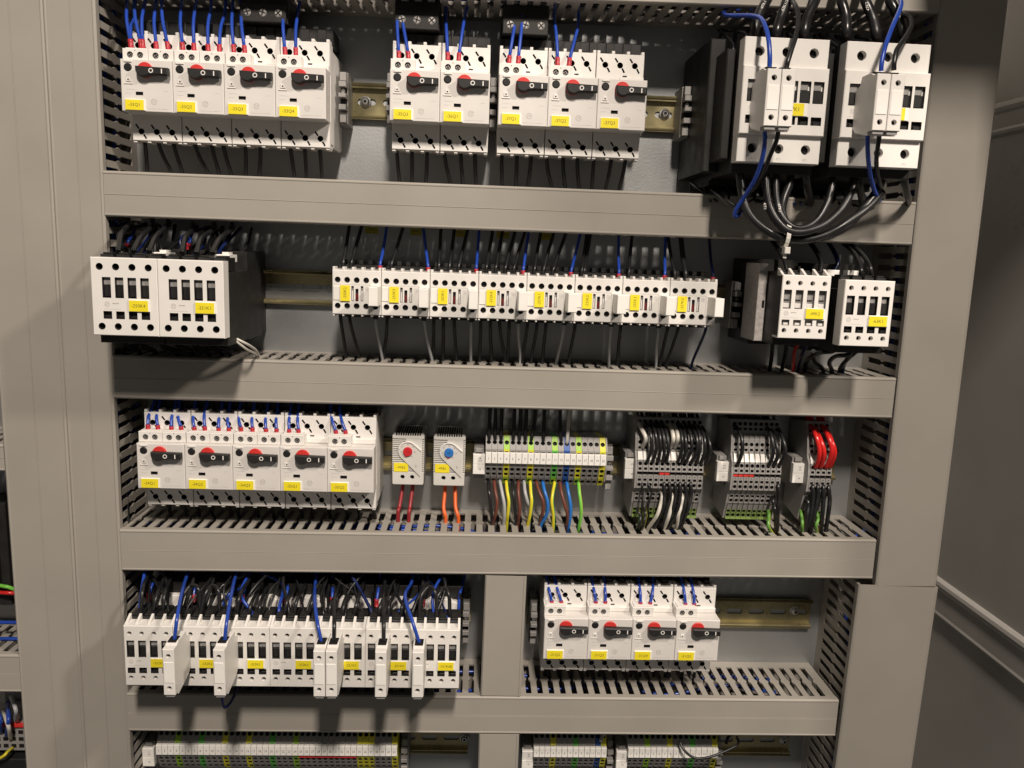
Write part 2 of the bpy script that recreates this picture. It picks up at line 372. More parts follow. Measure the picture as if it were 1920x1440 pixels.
# black bus bars feeding the breaker groups
def busbar(x0, x1, z, label, feed=None, n=3):
    t = thing('busbar', (x0, 0, z), label, 'busbar', 'black comb busbars'); L = x1 - x0
    b = MB(); b.box(0, L, 14, 48, 0, 15, 'black', .8)
    x = 8.4
    k = 0
    while x < L:
        b.box(x - 3, x + 3, 40, 58, -5, 4, 'black', .5); x += 13.8 if k % 3 < 2 else 17.4; k += 1
    for q in range(int(L // 16)): b.box(4 + q * 16, 12 + q * 16, 47.9, 50.5, 3, 14, 'body', .4)
    b.build('comb', t)
    if feed:
        f0, f1 = feed; b = MB(); b.box(f0, f1, 8, 56, 16, 44, 'black', .8); b.box(f0 + .5, f1 - .5, 56, 62, 15.4, 31, 'body', .6); f = b.build('feeder_terminal', t)
        for i in range(n): q = MB(); q.screw(f0 + (f1 - f0) * (i + .5) / n, 23.5, 3.6, 62.8, .3 + i); q.build('screw', f)
    return t
busbar(24, 202, 124, 'black comb busbar over breakers -33Q1 to -33Q4', (96, 138))
busbar(260, 349, 124, 'black comb busbar over breakers -35Q3 and -36Q1', (0, 41))
busbar(358, 492, 124, 'black comb busbar over breakers -37Q1 to -37Q3', (1, 44))
busbar(24, 246, -226, 'black comb busbar over breakers -34Q1 to -35Q2')
busbar(421, 598, -396, 'black comb busbar over breakers -31Q2 to -31Q5')

# end clamps
def clamp_mesh():
    b = MB(); b.box(0, 7.6, 0, 30, -26, 22, 'grey', .5)
    b.box(.4, 7.2, 30, 42, -14, -9, 'grey', .4); b.box(.4, 7.2, 30, 44, -3, 1, 'grey', .4); b.box(.4, 7.2, 30, 42, 7, 12, 'grey', .4); b.box(.8, 6.8, 30, 38, 13, 21, 'grey', .4); b.box(.8, 6.8, 30, 37, -25, -16, 'grey', .4)
    b.box(1.5, 6, 30, 36, -8.9, -3.1, 'hole'); b.box(1.5, 6, 30, 36, 1.1, 6.9, 'hole'); b.cyl(3.8, 4, 1.9, 36, 37.4, 'screw', 10); return b.mesh('clamp_body')
CLM = clamp_mesh()
for x, z, lb in ((205.5, 83, 'grey end clamp right of breaker -33Q4'), (250.6, 84, 'grey end clamp left of breaker -35Q3'), (349.2, 84, 'grey end clamp between breakers -36Q1 and -37Q1'), (492.6, 84, 'grey end clamp right of breaker -37Q3'),
                 (538, 84, 'grey end clamp alone on the rail left of the large contactors'), (602.5, -103, 'grey end clamp left of contactor -49K2'), (336.5, -452, 'grey end clamp right of the contactor tagged -251K6B'),
                 (409.2, -452, 'grey end clamp left of breaker -31Q2'), (481.5, -277, 'grey end clamp right of the twenty numbered terminals'), (273, -612, 'grey end clamp right of the long terminal strip at the bottom'),
                 (500.3, -612, 'grey end clamp between the two short bottom terminal strips'), (623, -612, 'grey end clamp right of the short sixteen-way bottom strip')):
    t = thing('end_clamp', (x, 0, z), lb, 'end clamp', 'grey rail end clamps'); link(CLM, 'clamp_body', t)

# ------------------------------------------------------------------ contactors
def contactor_meshes(K, W, H, D, hx, hz, r, wx, ww, wz, lz, dark=True, ge=None, coil=True, mid=None, barriers=True, bar='white', base=(-15, 14), sidem='white', bi=.6):
    """hx, hz: screw hole columns and rows; wx: window columns, ww width, wz and lz their upper and lower spans"""
    m = {}; MB.K = K
    b = MB(); b.box(bi, W - bi, 0, D * .46, base[0], H + base[1], 'body', .8); b.box(.4, W - .4, D * .46, D - 12, -8, H - 10, 'body', .5)
    b.box(.5, 3, D * .2, D * .5 + 2, -9, H + 8, 'black'); b.box(W - 3, W - .5, D * .2, D * .5 + 2, -9, H + 8, 'black')
    m['body'] = b.mesh('body')
    b = MB(); hs = []; df = D
    for x in hx:
        for z in hz: hs.append((circ(x, z, r, 16), 5, 'hole' if dark else 'darkhole', sidem))
    if mid is None:
        for x in wx:
            hs.append((rect(x, x + ww, *wz), 4.5, 'black' if dark else 'grey', 'darkhole' if dark else 'midgrey')); hs.append((rect(x, x + ww, *lz), 3.5, 'black' if dark else 'grey', 'darkhole' if dark else 'midgrey'))
    b.plate(rect(0.1, W - .1, 0, H), hs, D - 14, D, 'white', .6)
    if mid:
        hs = []
        for x in wx:
            hs.append((rect(x, x + ww, *wz), 4.5, 'black', 'darkhole')); hs.append((rect(x, x + ww, *lz), 3.2, 'black', 'darkhole'))
        b.plate(rect(-.7, W + .3, mid[0], mid[1]), hs, D - 12, D + 4, 'white', .7); df = D + 4
        for i, s in enumerate(('2T1', '4T2', '6T3')): b.text(s, hx[i], 3.4, D + .05, 2.6, 'faint')
    if ge: logo(b, ge[0], ge[1], df + .05, 2.3); b.flat(rect(ge[0] + 4.5, ge[0] + 10, ge[1] + .4, ge[1] + 1.2), df + .05, 'faint'); b.flat(rect(ge[0] - 3, ge[0] + 12, ge[1] - 4.2, ge[1] - 4.0), df + .05, 'faint')
    for x in wx:
        dd = df - 4.4
        if dark:
            b.box(x + .6, x + ww - .6, dd, dd + 2.4, wz[0] + .8, wz[0] + (wz[1] - wz[0]) * .60, 'black', .4); b.box(x + .2, x + ww * .85, dd, dd + 1.6, wz[0] + (wz[1] - wz[0]) * .62, wz[1] - .4, 'grey', .3)
        else:
            b.box(x + .7, x + ww - .7, dd, dd + 2.6, wz[0] + .7, wz[0] + 5, 'housing', .3); b.box(x + 1.2, x + ww - .5, dd, dd + 1.8, wz[0] + 8.5, wz[0] + 12, 'grey', .3)
        b.box(x + ww * .3, x + ww - .5, df - 3.4, df - 1.2, lz[0] + .2, lz[0] + (lz[1] - lz[0]) * .45, 'black' if dark else 'housing', .3)
    m['front_cover'] = b.mesh('front_cover')
    q = hx[1] - hx[0]; b = MB(); x = 0
    b.face([(x - 1.2, D - 14.2, H - 8), (x - 1.2, D - 14.2, H + 6), (x - 1.2, D - 2, H - .2), (x - 1.2, D - 14, H - 8)], bar); b.face([(x + 1.2, D - 14.2, H - 8), (x + 1.2, D - 14.2, H + 6), (x + 1.2, D - 2, H - .2)], bar)
    b.face([(x - 1.2, D - 14.2, H + 6), (x + 1.2, D - 14.2, H + 6), (x + 1.2, D - 2, H - .2), (x - 1.2, D - 2, H - .2)], bar); b.face([(x - 1.2, D - 14.2, H - 8), (x + 1.2, D - 14.2, H - 8), (x + 1.2, D - 14.2, H + 6), (x - 1.2, D - 14.2, H + 6)], bar)
    if barriers: m['_bar'] = (b.mesh('barrier'), [min(max(hx[0] - q / 2 + i * q, 1.4), W - 1.4) * MB.K for i in range(len(hx) + 1)])
    b = MB(); b.box(-q * .4, q * .4, D - 40, D - 14.1, H - 9, H + 2.6, 'black', .8); b.box(-q * .28, q * .28, D - 30, D - 16, H + 2.65, H + 4.2, 'body', .4); m['_top'] = (b.mesh('pole_terminal'), [x * MB.K for x in hx])
    b = MB(); b.box(-q * .3, q * .3, D - 30, D - 14.1, -6, -.3, 'black', .4); m['_bot'] = (b.mesh('pole_terminal'), [x * MB.K for x in hx])
    if coil:
        b = MB(); d0 = D * .46; h = H - 20
        b.plate([(1, h), (W * .26, h), (W * .26, h + 6), (W * .74, h + 6), (W * .74, h), (W - 1, h), (W - 1, h + 15), (W - 6, h + 19), (W * .8, h + 19), (W * .72, h + 22), (W * .28, h + 22), (W * .2, h + 19), (6, h + 19), (1, h + 15)], [], d0 + .1, d0 + 7, 'white', .5)
        m['coil_cover'] = b.mesh('coil_cover')
        b = MB(); b.screw(0, 0, 2.1, d0 + 8); m['screw'] = b.mesh('screw'); m['_sx'] = (W * .13 * K, W * .87 * K); m['_sz'] = (h + 9) * K
    MB.K = 1.0
    return m
def contactor(m, x, z, W, label, tagm, group):
    t = thing('contactor', (x, 0, z), label, 'contactor', group)
    for n in m:
        if n in ('_bar', '_top', '_bot'):
            for sx in m[n][1]: link(m[n][0], m[n][0].name.split('.')[0], t, loc=(sx, 0, 0))
        if n[0] == '_' or n == 'screw': continue
        o = link(m[n], n, t)
        if n == 'coil_cover':
            for sx in m['_sx']: link(m['screw'], 'screw', o, loc=(sx, 0, m['_sz']))
    if tagm: link(tagm, 'marking_tag', t)
    return t
GC = 'small four-pole contactors'
four = [5.7 + 11.9 * i for i in range(4)]; fw = [2.6 + 11.3 * i for i in range(4)]
CS = contactor_meshes(.947, 47.4, 63.5, 130, four, (8.2, 55.3), 2.35, fw, 7.6, (30.4, 48), (13.2, 19.2), ge=(6.3, 25.6))
for i, tg in enumerate(('-252K5', '-252K2', '-252K1', '-252K3', '-251K3', '-251K4', '-251K6B')):
    lb = 'white four-pole contactor with dark windows, tagged ' + tg
    if i == 0: lb = 'white four-pole contactor at the left end of the contactor row, tag half hidden'
    if i == 2: lb = 'white four-pole contactor with fully visible tag -252K1, third in the contactor row'
    contactor(CS, 21 + 44.93 * i, -476.1, 47.4, lb, tag_mesh(tg, 26, 41.5, 20.6, 29.2, 130.05, 3.5, K=.947), GC)
CG = contactor_meshes(.9272, 47.4, 60.5, 143, four, (7.6, 53), 2.35, fw, 7.6, (28.5, 46.5), (12.4, 18), dark=False, ge=(6.3, 24.0), coil=False, bar='housing')
CP = contactor_meshes(.9269, 48.6, 63, 147, [6.4 + 11.9 * i for i in range(4)], (7.8, 55.5), 2.4, [2.9 + 11.3 * i for i in range(4)], 7.8, (30, 48.2), (12.8, 19), ge=(6.8, 25.2), coil=False, barriers=False)
t = contactor(CG, 611.3, -126.8, 47.4, 'white four-pole contactor tagged -49K2 with pale grey windows', tag_mesh('-49K2', 25, 42, 19.6, 29, 143.05, 4.2, K=.9272), 'contactors at the right end of the relay row')
b = MB(); b.plate([(-8.2, -7), (-.3, -7), (-.3, 65), (-8.2, 65)], [(rect(-3.5, -1.2, 24, 31), 2, 'hole', 'hole')], 68, 106, 'faint', .5); b.build('side_auxiliary_contact', t)
b = MB(); b.box(-.25, -.05, 111, 142, 2, 55, 'black'); b.build('side_sticker', t)
t = contactor(CP, 666.1, -131.6, 48.6, 'white four-pole contactor tagged -63K1 with black windows', tag_mesh('-63K1', 26, 43.6, 19.8, 29.2, 147.05, 4.4, K=.9269), 'contactors at the right end of the relay row')
b = MB()
b.box(6, 18, 84, 94, 56, 66, 'bright', .5); b.box(26, 40, 84, 94, 57, 66, 'bright', .5); b.build('coil_cover', t)
CB = contactor_meshes(.969, 57, 68, 150, [7.9 + 13.9 * i for i in range(4)], (8, 60), 3.1, [9.6 + 10.9 * i for i in range(4)], 7.4, (33, 51), (14.6, 21.4), ge=(13.2, 27.4), barriers=False, base=(-8, 8), coil=False, sidem='darkhole', bi=4)
ta = contactor(CB, 17.0, -141.4, 57, 'deep white four-pole contactor tagged -250K4 standing out over the left duct', tag_mesh('-250K4', 32.5, 48.6, 22.0, 31.4, 150.05, 4.1, K=.969), 'deep four-pole contactors')
tb = contactor(CB, 72.3, -141.4, 57, 'deep white four-pole contactor tagged -251K1 with its black side showing', tag_mesh('-251K1', 32.5, 48.6, 22.0, 31.4, 150.05, 4.1, K=.969), 'deep four-pole contactors')
for t in (ta, tb):
    b = MB(); b.box(37, 51, 96, 118, 64.5, 71, 'bright', .6); b.box(40, 46, 92, 104, 70, 73, 'white', .5); b.build('coil_cover', t)
CL = contactor_meshes(.964, 74.4, 104.8, 150, [13.5, 37.3, 61.2], (12.2, 93.2), 4.2, [3.8 + 11.6 * i for i in range(6)], 9.4, (50.6, 69), (32.4, 39.4), ge=(8.4, 45.6), mid=(23.4, 80.2), barriers=False, base=(-14, 8), coil=False)
for x, tg in ((559.3, '-47K1'), (645.9, '-47K2')):
    t = contactor(CL, x, 23.1, 74.4, 'large white three-pole contactor with twin front blocks, ' + ('left of two, tag ending K1' if tg[-1] == '1' else 'right of two, beside the tall duct'), tag_mesh(tg, 36, 54.5, 39.9, 50.2, 154.05, 4.6, holder=3.6, K=.964), 'large three-pole contactors')
    b = MB(); b.box(-14 if tg[-1] == '1' else -12.5, -.2, 4, 96, -4, 112, 'body', 1.0); b.box(-8, -.4, 96, 128, 4, 96, 'body', 1); b.build('side_module', t)
    b = MB(); b.box(2, 69, 137, 146, 101.2, 102, 'darkred'); b.build('terminal_strip', t)
def auxm(W, H, d0, d1, m='white'):
    b = MB(); hs = [(circ(W / 2, 8, 2.35, 14), 4, 'hole', m), (circ(W / 2, H - 9, 2.35, 14), 4, 'hole', m)]
    b.plate(rect(.1, W - .1, 1, H - 2), hs, d1 - 8, d1, m, .5); b.box(1.2, W - 1.2, d1 + .02, d1 + .5, 14, H - 15, 'bright', .2)
    pr = [(d0, 8), (d0 + 6, 3), (d1 - 9, -2), (d1 - 7.9, -2), (d1 - 7.9, H - 1.4), (d1 - 12, H + .6), (d0 + 9, H + .6), (d0 + 7, H - 6), (d0, H - 9)]
    b.prismx(pr, .1, W - .1, m); b.box(1.5, W - 1.5, d1 - 6, d1 - 1.5, -1.6, .95, 'midgrey'); b.box(1.4, W - 1.4, d1 - 20, d1 - 9, H + .65, H + 1.2, 'hole')
    return b.mesh('auxiliary_block')
MB.K = .959; AL = auxm(11.9, 48.5, 154.1, 190); MB.K = .937; AS = auxm(11.0, 50, 130.1, 170); MB.K = 1.0
for k, x0 in enumerate((566.6, 655.0)):
    for j in (0, 1): link(AL, 'auxiliary_block', None, 'white plug-on auxiliary block, %s of the pair on the %s large contactor' % (('left', 'right')[j], ('left', 'right')[k]), 'auxiliary block', 'auxiliary blocks on the large contactors', (x0 + 11.7 * j, 0, 45.9))
for x, lb in ((53.8, 'between the half hidden tag and contactor -252K2'), (101.1, 'covering the end of tag -252K2'), (195.6, 'with blue wire, left half of the touching pair'), (207.2, 'with black wire, right half of the touching pair'),
              (254.4, 'with black wire, standing alone left of tag -251K4'), (290.0, 'with blue wire, left of tag -251K6B')):
    link(AS, 'auxiliary_block', None, 'white slim auxiliary block ' + lb, 'auxiliary block', 'auxiliary blocks on the small contactors', (343.4 + (x - 343.4) * .937, 0, -462.9))

# ------------------------------------------------------------------ small relays
def relay_meshes():
    m = {}; W, H, D = 45.2, 41, 88
    b = MB(); b.box(1, W - 1, 0, 58, -5, H + 4.5, 'body', .6); b.box(1.5, W - 1.5, 58, 70, -2, H + 1, 'midgrey')
    for i in range(5): b.box(2.2 + 8.8 * i, 6.6 + 8.8 * i, 40, 56, H + 4.6, H + 9, 'black', .5)
    m['body'] = b.mesh('body')
    b = MB(); hs = []
    for i in range(5):
        for z in (7.8, 32): hs.append((circ(5.0 + 8.8 * i, z, 2.75, 16), 4.5, 'darkhole', 'midgrey'))
    hs += [(rect(17.6, 20, 12.5, 26.4), 2, 'midgrey', 'midgrey'), (rect(21.5, 24.3, 12.4, 24), 2.5, 'black', 'darkhole'), (rect(26.4, 28.8, 12.5, 26.6), 2, 'midgrey', 'midgrey')]
    b.plate(rect(.15, W - .15, 0, H), hs, 70, D, 'white', .5)
    b.box(1, 7, D + .02, D + .7, 13, 26, 'white', .3); b.box(21.8, 24.1, D - 2.4, D - .8, 12.8, 19.5, 'darkred', .3); logo(b, 32, 24, D + .04, 1.9)
    b.box(18, 19.4, D - 1.9, D - .4, 13, 22, 'housing', .2); b.box(26.8, 28.2, D - 1.9, D - .4, 13, 22, 'housing', .2); b.flat(rect(.3, W - .3, 27.6, 27.8), D + .03, 'faint')
    for i in range(6):
        x = min(.3 + 8.8 * i, W - 2.6); b.box(x, x + 2.3, 74, D - .6, H + .02, H + 2.9, 'white', .3); b.box(x, x + 1.7, 74, D - .8, -2.0, -.02, 'housing', .3)
    m['front_cover'] = b.mesh('front_cover')
    b = MB(); b.box(36.6, 45.1, D + .75, 113, 10, 27.2, 'bright', .5); b.box(35, 44.6, D + .05, D + .7, 8, 28, 'white', .2); m['suppressor_module'] = b.mesh('suppressor_module')
    return m
RM = relay_meshes(); RELAY = []
for i, tg in enumerate(('-250K2', '-250K3', '-253K1', '-252K4', '-257K1', '-255K2', '-255K3', '-257K3')):
    x = 207.8 + 45.35 * i
    t = thing('auxiliary_relay', (x, 0, -122.2), 'small white five-pole relay with upright yellow tag ' + tg, 'relay', 'small relays in the middle row')
    for n in RM: link(RM[n], n, t)
    link(tag_mesh(tg, 7.6, 16.6, 12.4, 27, 88.05, 3.7, rot=math.pi / 2, holder=0), 'marking_tag', t); RELAY.append((x, tg))
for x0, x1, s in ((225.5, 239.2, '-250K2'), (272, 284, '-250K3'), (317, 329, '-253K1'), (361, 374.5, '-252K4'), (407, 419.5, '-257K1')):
    b = MB(); b.box(x0, x1, .1, .8, -46, -37, 'tag_shaded'); b.text(s, (x0 + x1) / 2, -41.5, .84, 3, 'inkblack')
    b.build('plate_label', None, 'yellow label with painted-in shade on the mounting plate above relay ' + s, 'label', 'yellow labels on the mounting plate')
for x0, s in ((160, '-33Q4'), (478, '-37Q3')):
    b = MB(); b.box(x0, x0 + 13, .1, .8, 133, 142, 'tag_shaded'); b.text(s, x0 + 6.5, 137.5, .84, 3, 'inkblack')
    b.build('plate_label', None, 'yellow label with painted-in shade on the mounting plate above breaker ' + s, 'label', 'yellow labels on the mounting plate')

# ------------------------------------------------------------------ thermostats
mat('shell', (.63, .615, .58), .5, var=.03)
def thermostat(x, z, tg, col, ang):
    t = thing('thermostat', (x, 0, z), 'grey finned thermostat with %s dial and yellow tag %s' % (col, tg), 'thermostat', 'cabinet thermostats')
    W, H, D = 32.4, 51.6, 45; b = MB()
    tear = [(7.4, 30)] + [(15.8 + 10 * math.cos(R(a)), 36 + 10 * math.sin(R(a))) for a in range(200, 44, -13)] + [(29.4, 37.5), (28.6, 8.8)]
    def edge(zz):      # left boundary of the teardrop at height zz
        if zz > 29: q = 100 - (zz - 36) ** 2; return 15.8 - math.sqrt(q) if q > 0 else 15.8
        return 7.4 + (30 - zz) * 21.2 / 21.2
    b.plate([(.4, 1), (1.4, 0), (W - 1.4, 0), (W - .4, 1), (W, H), (0, H)], [], 6, D - 3, 'shell', .5)
    b.flat(rect(.6, W - .6, 13, H - 1), D - 2.95, 'darkhole')  # dark sheet paints the shade in the gaps between the fins
    b.plate([(.4, 1), (1.4, 0), (W - 1.4, 0), (W - .4, 1), (W - .2, 13.8), (.2, 13.8)], [(circ(10.6, 8.1, 2.3, 16), 6, 'hole', 'shell'), (circ(20.5, 8.1, 2.3, 16), 6, 'hole', 'shell')], D - 3, D, 'shell', .4)
    zz = 14.9
    while zz < 47.5:
        e = edge(zz + .5) + .6
        if zz > 45: e = 14.5
        b.box(.05, min(e, 28), D - 3, D - .05, zz, zz + 1.15, 'shell', .15); b.box(30.4, W - .05, D - 3, D - .05, zz, zz + 1.15, 'shell', .15); zz += 1.95
    b.plate([(14, 30), (28.2, 13.8), (30.3, 13.8), (30.3, 48.2), (14, 48.2)], [], D - 3, D - .02, 'shell', .1); b.box(0, W, D - 3, D, 48.2, H, 'shell', .4)
    b.prismx([(6, H), (D - 1, H), (D - 5, H + 1.6), (6, H + 2.6)], .8, W - .8, 'shell')
    for i in range(11): b.box(3.5 + i * 2.4, 4.7 + i * 2.4, 12, D - .3, H - 1.2, H + 2.9, 'hole')
    b.box(2, 7, 10, 30, -3, -.1, 'shell', .5); b.box(W - 7, W - 2, 10, 30, -3, -.1, 'shell', .5); b.build('housing', t)
    b = MB(); b.plate(tear, [], D + .02, D + 1.2, 'shell', .5)
    rim = [(15.8 + rr * math.cos(R(a)), 36 + rr * math.sin(R(a))) for rr, al in ((10, range(165, 40, -12)), (8.9, range(48, 170, 12))) for a in al]
    b.plate(rim, [], D + 1.2, D + 2.3, 'bright', .2); b.plate([(22.4, 43.6), (29.6, 37.6), (29.2, 36), (21.8, 42.4)], [], D + 1.2, D + 2.2, 'bright', .2)
    for k, s in enumerate(('0', '10', '20', '30', '40', '50', '60')):
        a = R(234 - 48 * k); b.text(s, 15.8 + 7.2 * math.cos(a), 35.5 + 7.0 * math.sin(a), D + 1.24, 1.7, 'inkblack')
    b.text('\u00b0C', 23.8, 20, D + 1.24, 3.0, 'inkblack', -.5); b.build('scale_plate', t)
    b = MB(); b.cyl(15.8, 35.5, 4.7, D + 1.22, D + 3.4, 'dial' + col, 28, ch=.5)
    a0 = R(248 if col == 'red' else 262); b.plate([(15.8 + 4.5 * math.cos(a0 - .5), 35.5 + 4.5 * math.sin(a0 - .5)), (15.8 + 6.2 * math.cos(a0), 35.5 + 6.2 * math.sin(a0)), (15.8 + 4.5 * math.cos(a0 + .5), 35.5 + 4.5 * math.sin(a0 + .5))], [], D + 1.24, D + 2.6, 'dialred')
    b.flat(slit(15.8 - 1.5 * math.cos(ang), 35.5 - 1.5 * math.sin(ang), 15.8 + 1.5 * math.cos(ang), 35.5 + 1.5 * math.sin(ang), .6), D + 3.44, 'darkred' if col == 'red' else 'navy'); b.build('dial', t)
    b = MB(); b.box(1.8, 16.4, D + .05, D + .5, 13.9, 22.8, 'tag'); b.text(tg, 9.1, 18.2, D + .54, 3.9, 'ink', -.06); b.build('marking_tag', t)
thermostat(260.6, -299.2, '-49B2', 'red', -.25); thermostat(302.6, -299.4, '-49B1', 'blue', .12)

# ------------------------------------------------------------------ terminal blocks
def sloped(b, W, p0, p1, holes, mt, x0=0.0):
    """a plate between profile points p0 and p1 (d, z), p1 above p0; holes given as (kind, position along, size)"""
    L = math.hypot(p1[0] - p0[0], p1[1] - p0[1]); ud, uz = (p1[0] - p0[0]) / L, (p1[1] - p0[1]) / L; nd, nz = uz, -ud
    xf = lambda x, dd, s: (x0 + x, p0[0] + ud * s + nd * dd, p0[1] + uz * s + nz * dd)
    hs = []
    for k, s, q in holes:
        c = W / 2
        if k == 'o': hs.append((circ(c, s, q, 12), 3, 'hole', 'darkhole'))
        else: hs.append((rect(c - q, c + q, s - q * .8, s + q * .8), 3, 'hole', 'hole'))
    b.plate(rect(.12, W - .12, 0, L), hs, -.6, 0, mt, 0, xf, back=False)
def feed_mesh(W, mt, mt2=None):
    mt2 = mt2 or mt; b = MB(); c = 'midgrey' if mt == 'grey' else mt
    pr = [(3, -22), (40, -26.2), (47, -20), (52, -5.6), (52, 13), (43.5, 25.5), (3, 22)]
    for s in (.1, W - .1): b.face([(s, d, z) for d, z in pr], mt)
    sloped(b, W, (40, -26.2), (46, -17.5), [('o', 5.6, 2.35)], mt2); sloped(b, W, (46.0, -17.5), (52, -5.6), [('s', 4.2, 1.9), ('o', 10.6, 2.2)], mt)
    sloped(b, W, (52, -5.6), (52, 13), [('s', 16.6, 1.9)], mt); sloped(b, W, (52, 13), (43.5, 25.5), [('o', 7.6, 2.35)], mt2)
    b.face([(.1, 43.5, 25.5), (W - .1, 43.5, 25.5), (W - .1, 3, 22), (.1, 3, 22)], mt); b.face([(.1, 40, -26.2), (W - .1, 40, -26.2), (W - .1, 3, -22), (.1, 3, -22)], mt)
    b.box(.2, W - .2, 51, 52.6, 11.4, 12.4, mt)
    return b.mesh('body')
_fm = {}
def feed(x, z, W, mt, num, label, group, mt2=None, cat='terminal block'):
    k = (W, mt, mt2)
    if k not in _fm: _fm[k] = feed_mesh(W, mt, mt2)
    t = thing('terminal_block', (x, 0, z), label, cat, group); link(_fm[k], 'body', t)
    b = MB(); b.box(.18, W - .18, 52.1, 56.5, -.6, 10.4, 'bright', .25); b.text(str(num), W / 2, 4.2, 56.54, 3.6 if W > 5.6 else 3.0, 'inkblack', 0, .9); b.build('number_marker', t); return t
def endplate(x, z, label):
    b = MB(); b.prismx([(3, -22), (40, -26.4), (47, -20), (52.2, -5.6), (52.2, 13), (43.6, 25.7), (3, 22)], 0, 1.6, 'grey'); b.build('end_plate', None, label, 'end plate', 'terminal end plates', (x, 0, z))
COLN = {'grey': 'grey', 'yellow': 'yellow-green', 'green': 'green-yellow', 'termblue': 'blue', 'puregreen': 'green'}
for i in range(20):
    mt, m2 = {4: ('yellow', 'green'), 8: ('yellow', 'green'), 12: ('puregreen', 'green'), 14: ('termblue', None), 16: ('yellow', 'green'), 20: ('yellow', 'yellow')}.get(i + 1, ('grey', None))
    feed(355.6 + 6.16 * i, -270.8, 6.12, mt, i + 1, '%s terminal block with white marker %d in the twenty-way strip' % (COLN[mt], i + 1), 'terminal blocks of the twenty-way strip', m2)
endplate(478.9, -270.8, 'grey end plate closing the twenty-way terminal strip after marker 20')
W5 = (270.4 - 15.6) / 41
for i in range(41):
    mt = {4: 'green', 8: 'puregreen', 12: 'yellow', 16: 'yellow', 20: 'puregreen', 24: 'green', 35: 'yellow', 36: 'yellow', 37: 'yellow', 41: 'yellow'}.get(i + 1, 'grey')
    feed(15.6 + W5 * i, -598, W5 - .04, mt, i + 1, '%s terminal block with marker %d in the long strip at the bottom left' % (COLN[mt], i + 1), 'terminal blocks of the long bottom strip')
for i in range(13):
    mt = {4: 'yellow', 8: 'puregreen', 12: 'termblue', 13: 'yellow'}.get(i + 1, 'grey')
    feed(417.3 + 6.14 * i, -598, 6.1, mt, i + 1, '%s terminal block with marker %d in the thirteen-way bottom strip' % (COLN[mt], i + 1), 'terminal blocks of the thirteen-way strip')
for i in range(16):
    mt = {4: 'green', 8: 'yellow', 12: 'puregreen', 16: 'yellow'}.get(i + 1, 'grey')
    feed(520.5 + 6.22 * i, -598, 6.18, mt, i + 1, '%s terminal block with marker %d in the sixteen-way bottom strip' % (COLN[mt], i + 1), 'terminal blocks of the sixteen-way strip')
for x0, n in ((15.6 + W5 * 24, 3), (15.6 + W5 * 27, 4), (15.6 + W5 * 31, 3)):
    b = MB(); b.box(.3, W5 * n - .5, 50, 53.6, -5.2, -2.2, 'red', .4); b.build('jumper_bridge', None, 'red jumper bridge in the long bottom strip, over %s terminals' % {x0: n}[x0] + (', left one' if x0 < 170 else ', middle one' if x0 < 190 else ', right one'), 'jumper', 'red jumper bridges', (x0, 0, -598))
# three-storey terminals
def tier_mesh(W):
    b = MB(); pr = [(3, -46), (44, -52), (48, -42), (51, -35), (51, -33), (54, -24), (59, -17), (60, -16), (60, 12), (57, 20), (51, 24), (51, 37), (44, 41), (42, 54), (3, 48)]
    for s in (.1, W - .1): b.face([(s, d, z) for d, z in pr], 'grey')
    def seg(p, q, hl, mt='grey'): sloped(b, W, p, q, hl, mt)
    seg((43, -52), (46, -42), [('o', 3.4, 1.95), ('s', 8.6, 1.6)], 'mossgreen'); b.box(.1, W - .1, 43, 46, -52.6, -50.6, 'mossgreen')
    b.face([(.1, 46, -42), (W - .1, 46, -42), (W - .1, 49, -34), (.1, 49, -34)], 'midgrey')
    seg((50, -34), (53, -22.6), [('o', 3.6, 1.95), ('s', 8.8, 1.6)]); b.face([(.1, 53, -22.6), (W - .1, 53, -22.6), (W - .1, 58, -17), (.1, 58, -17)], 'midgrey')
    seg((59, -17), (60, -3.4), [('o', 3.6, 1.95), ('s', 9, 1.6), ('s', 12.4, .5)]); b.face([(.1, 60, -3.4), (W - .1, 60, -3.4), (W - .1, 56, -3.2), (.1, 56, -3.2)], 'grey'); b.face([(.1, 56, -3.2), (W - .1, 56, -3.2), (W - .1, 56, .4), (.1, 56, .4)], 'hole')
    b.face([(.1, 56, .4), (W - .1, 56, .4), (W - .1, 60, .6), (.1, 60, .6)], 'grey'); seg((60, .6), (58.5, 12.6), [('s', 3, 1.6), ('o', 8.2, 2.0)])
    b.face([(.1, 58.5, 12.6), (W - .1, 58.5, 12.6), (W - .1, 53, 20), (.1, 53, 20)], 'bright'); seg((53, 20), (51, 34.5), [('s', 4, 1.6), ('o', 9.6, 2.0)])
    b.face([(.1, 51, 34.5), (W - .1, 51, 34.5), (W - .1, 45, 40), (.1, 45, 40)], 'grey'); seg((45, 40), (43, 54), [('s', 4.2, 1.6), ('o', 9.6, 2.0)], 'midgrey')
    b.face([(.1, 43, 54), (W - .1, 43, 54), (W - .1, 3, 48), (.1, 3, 48)], 'grey'); b.face([(.1, 43, -52), (W - .1, 43, -52), (W - .1, 3, -46), (.1, 3, -46)], 'mossgreen')
    return b.mesh('body')
TM = {}
ORD = ['first', 'second', 'third', 'fourth', 'fifth', 'sixth', 'seventh', 'eighth', 'ninth', 'tenth', 'eleventh', 'twelfth']
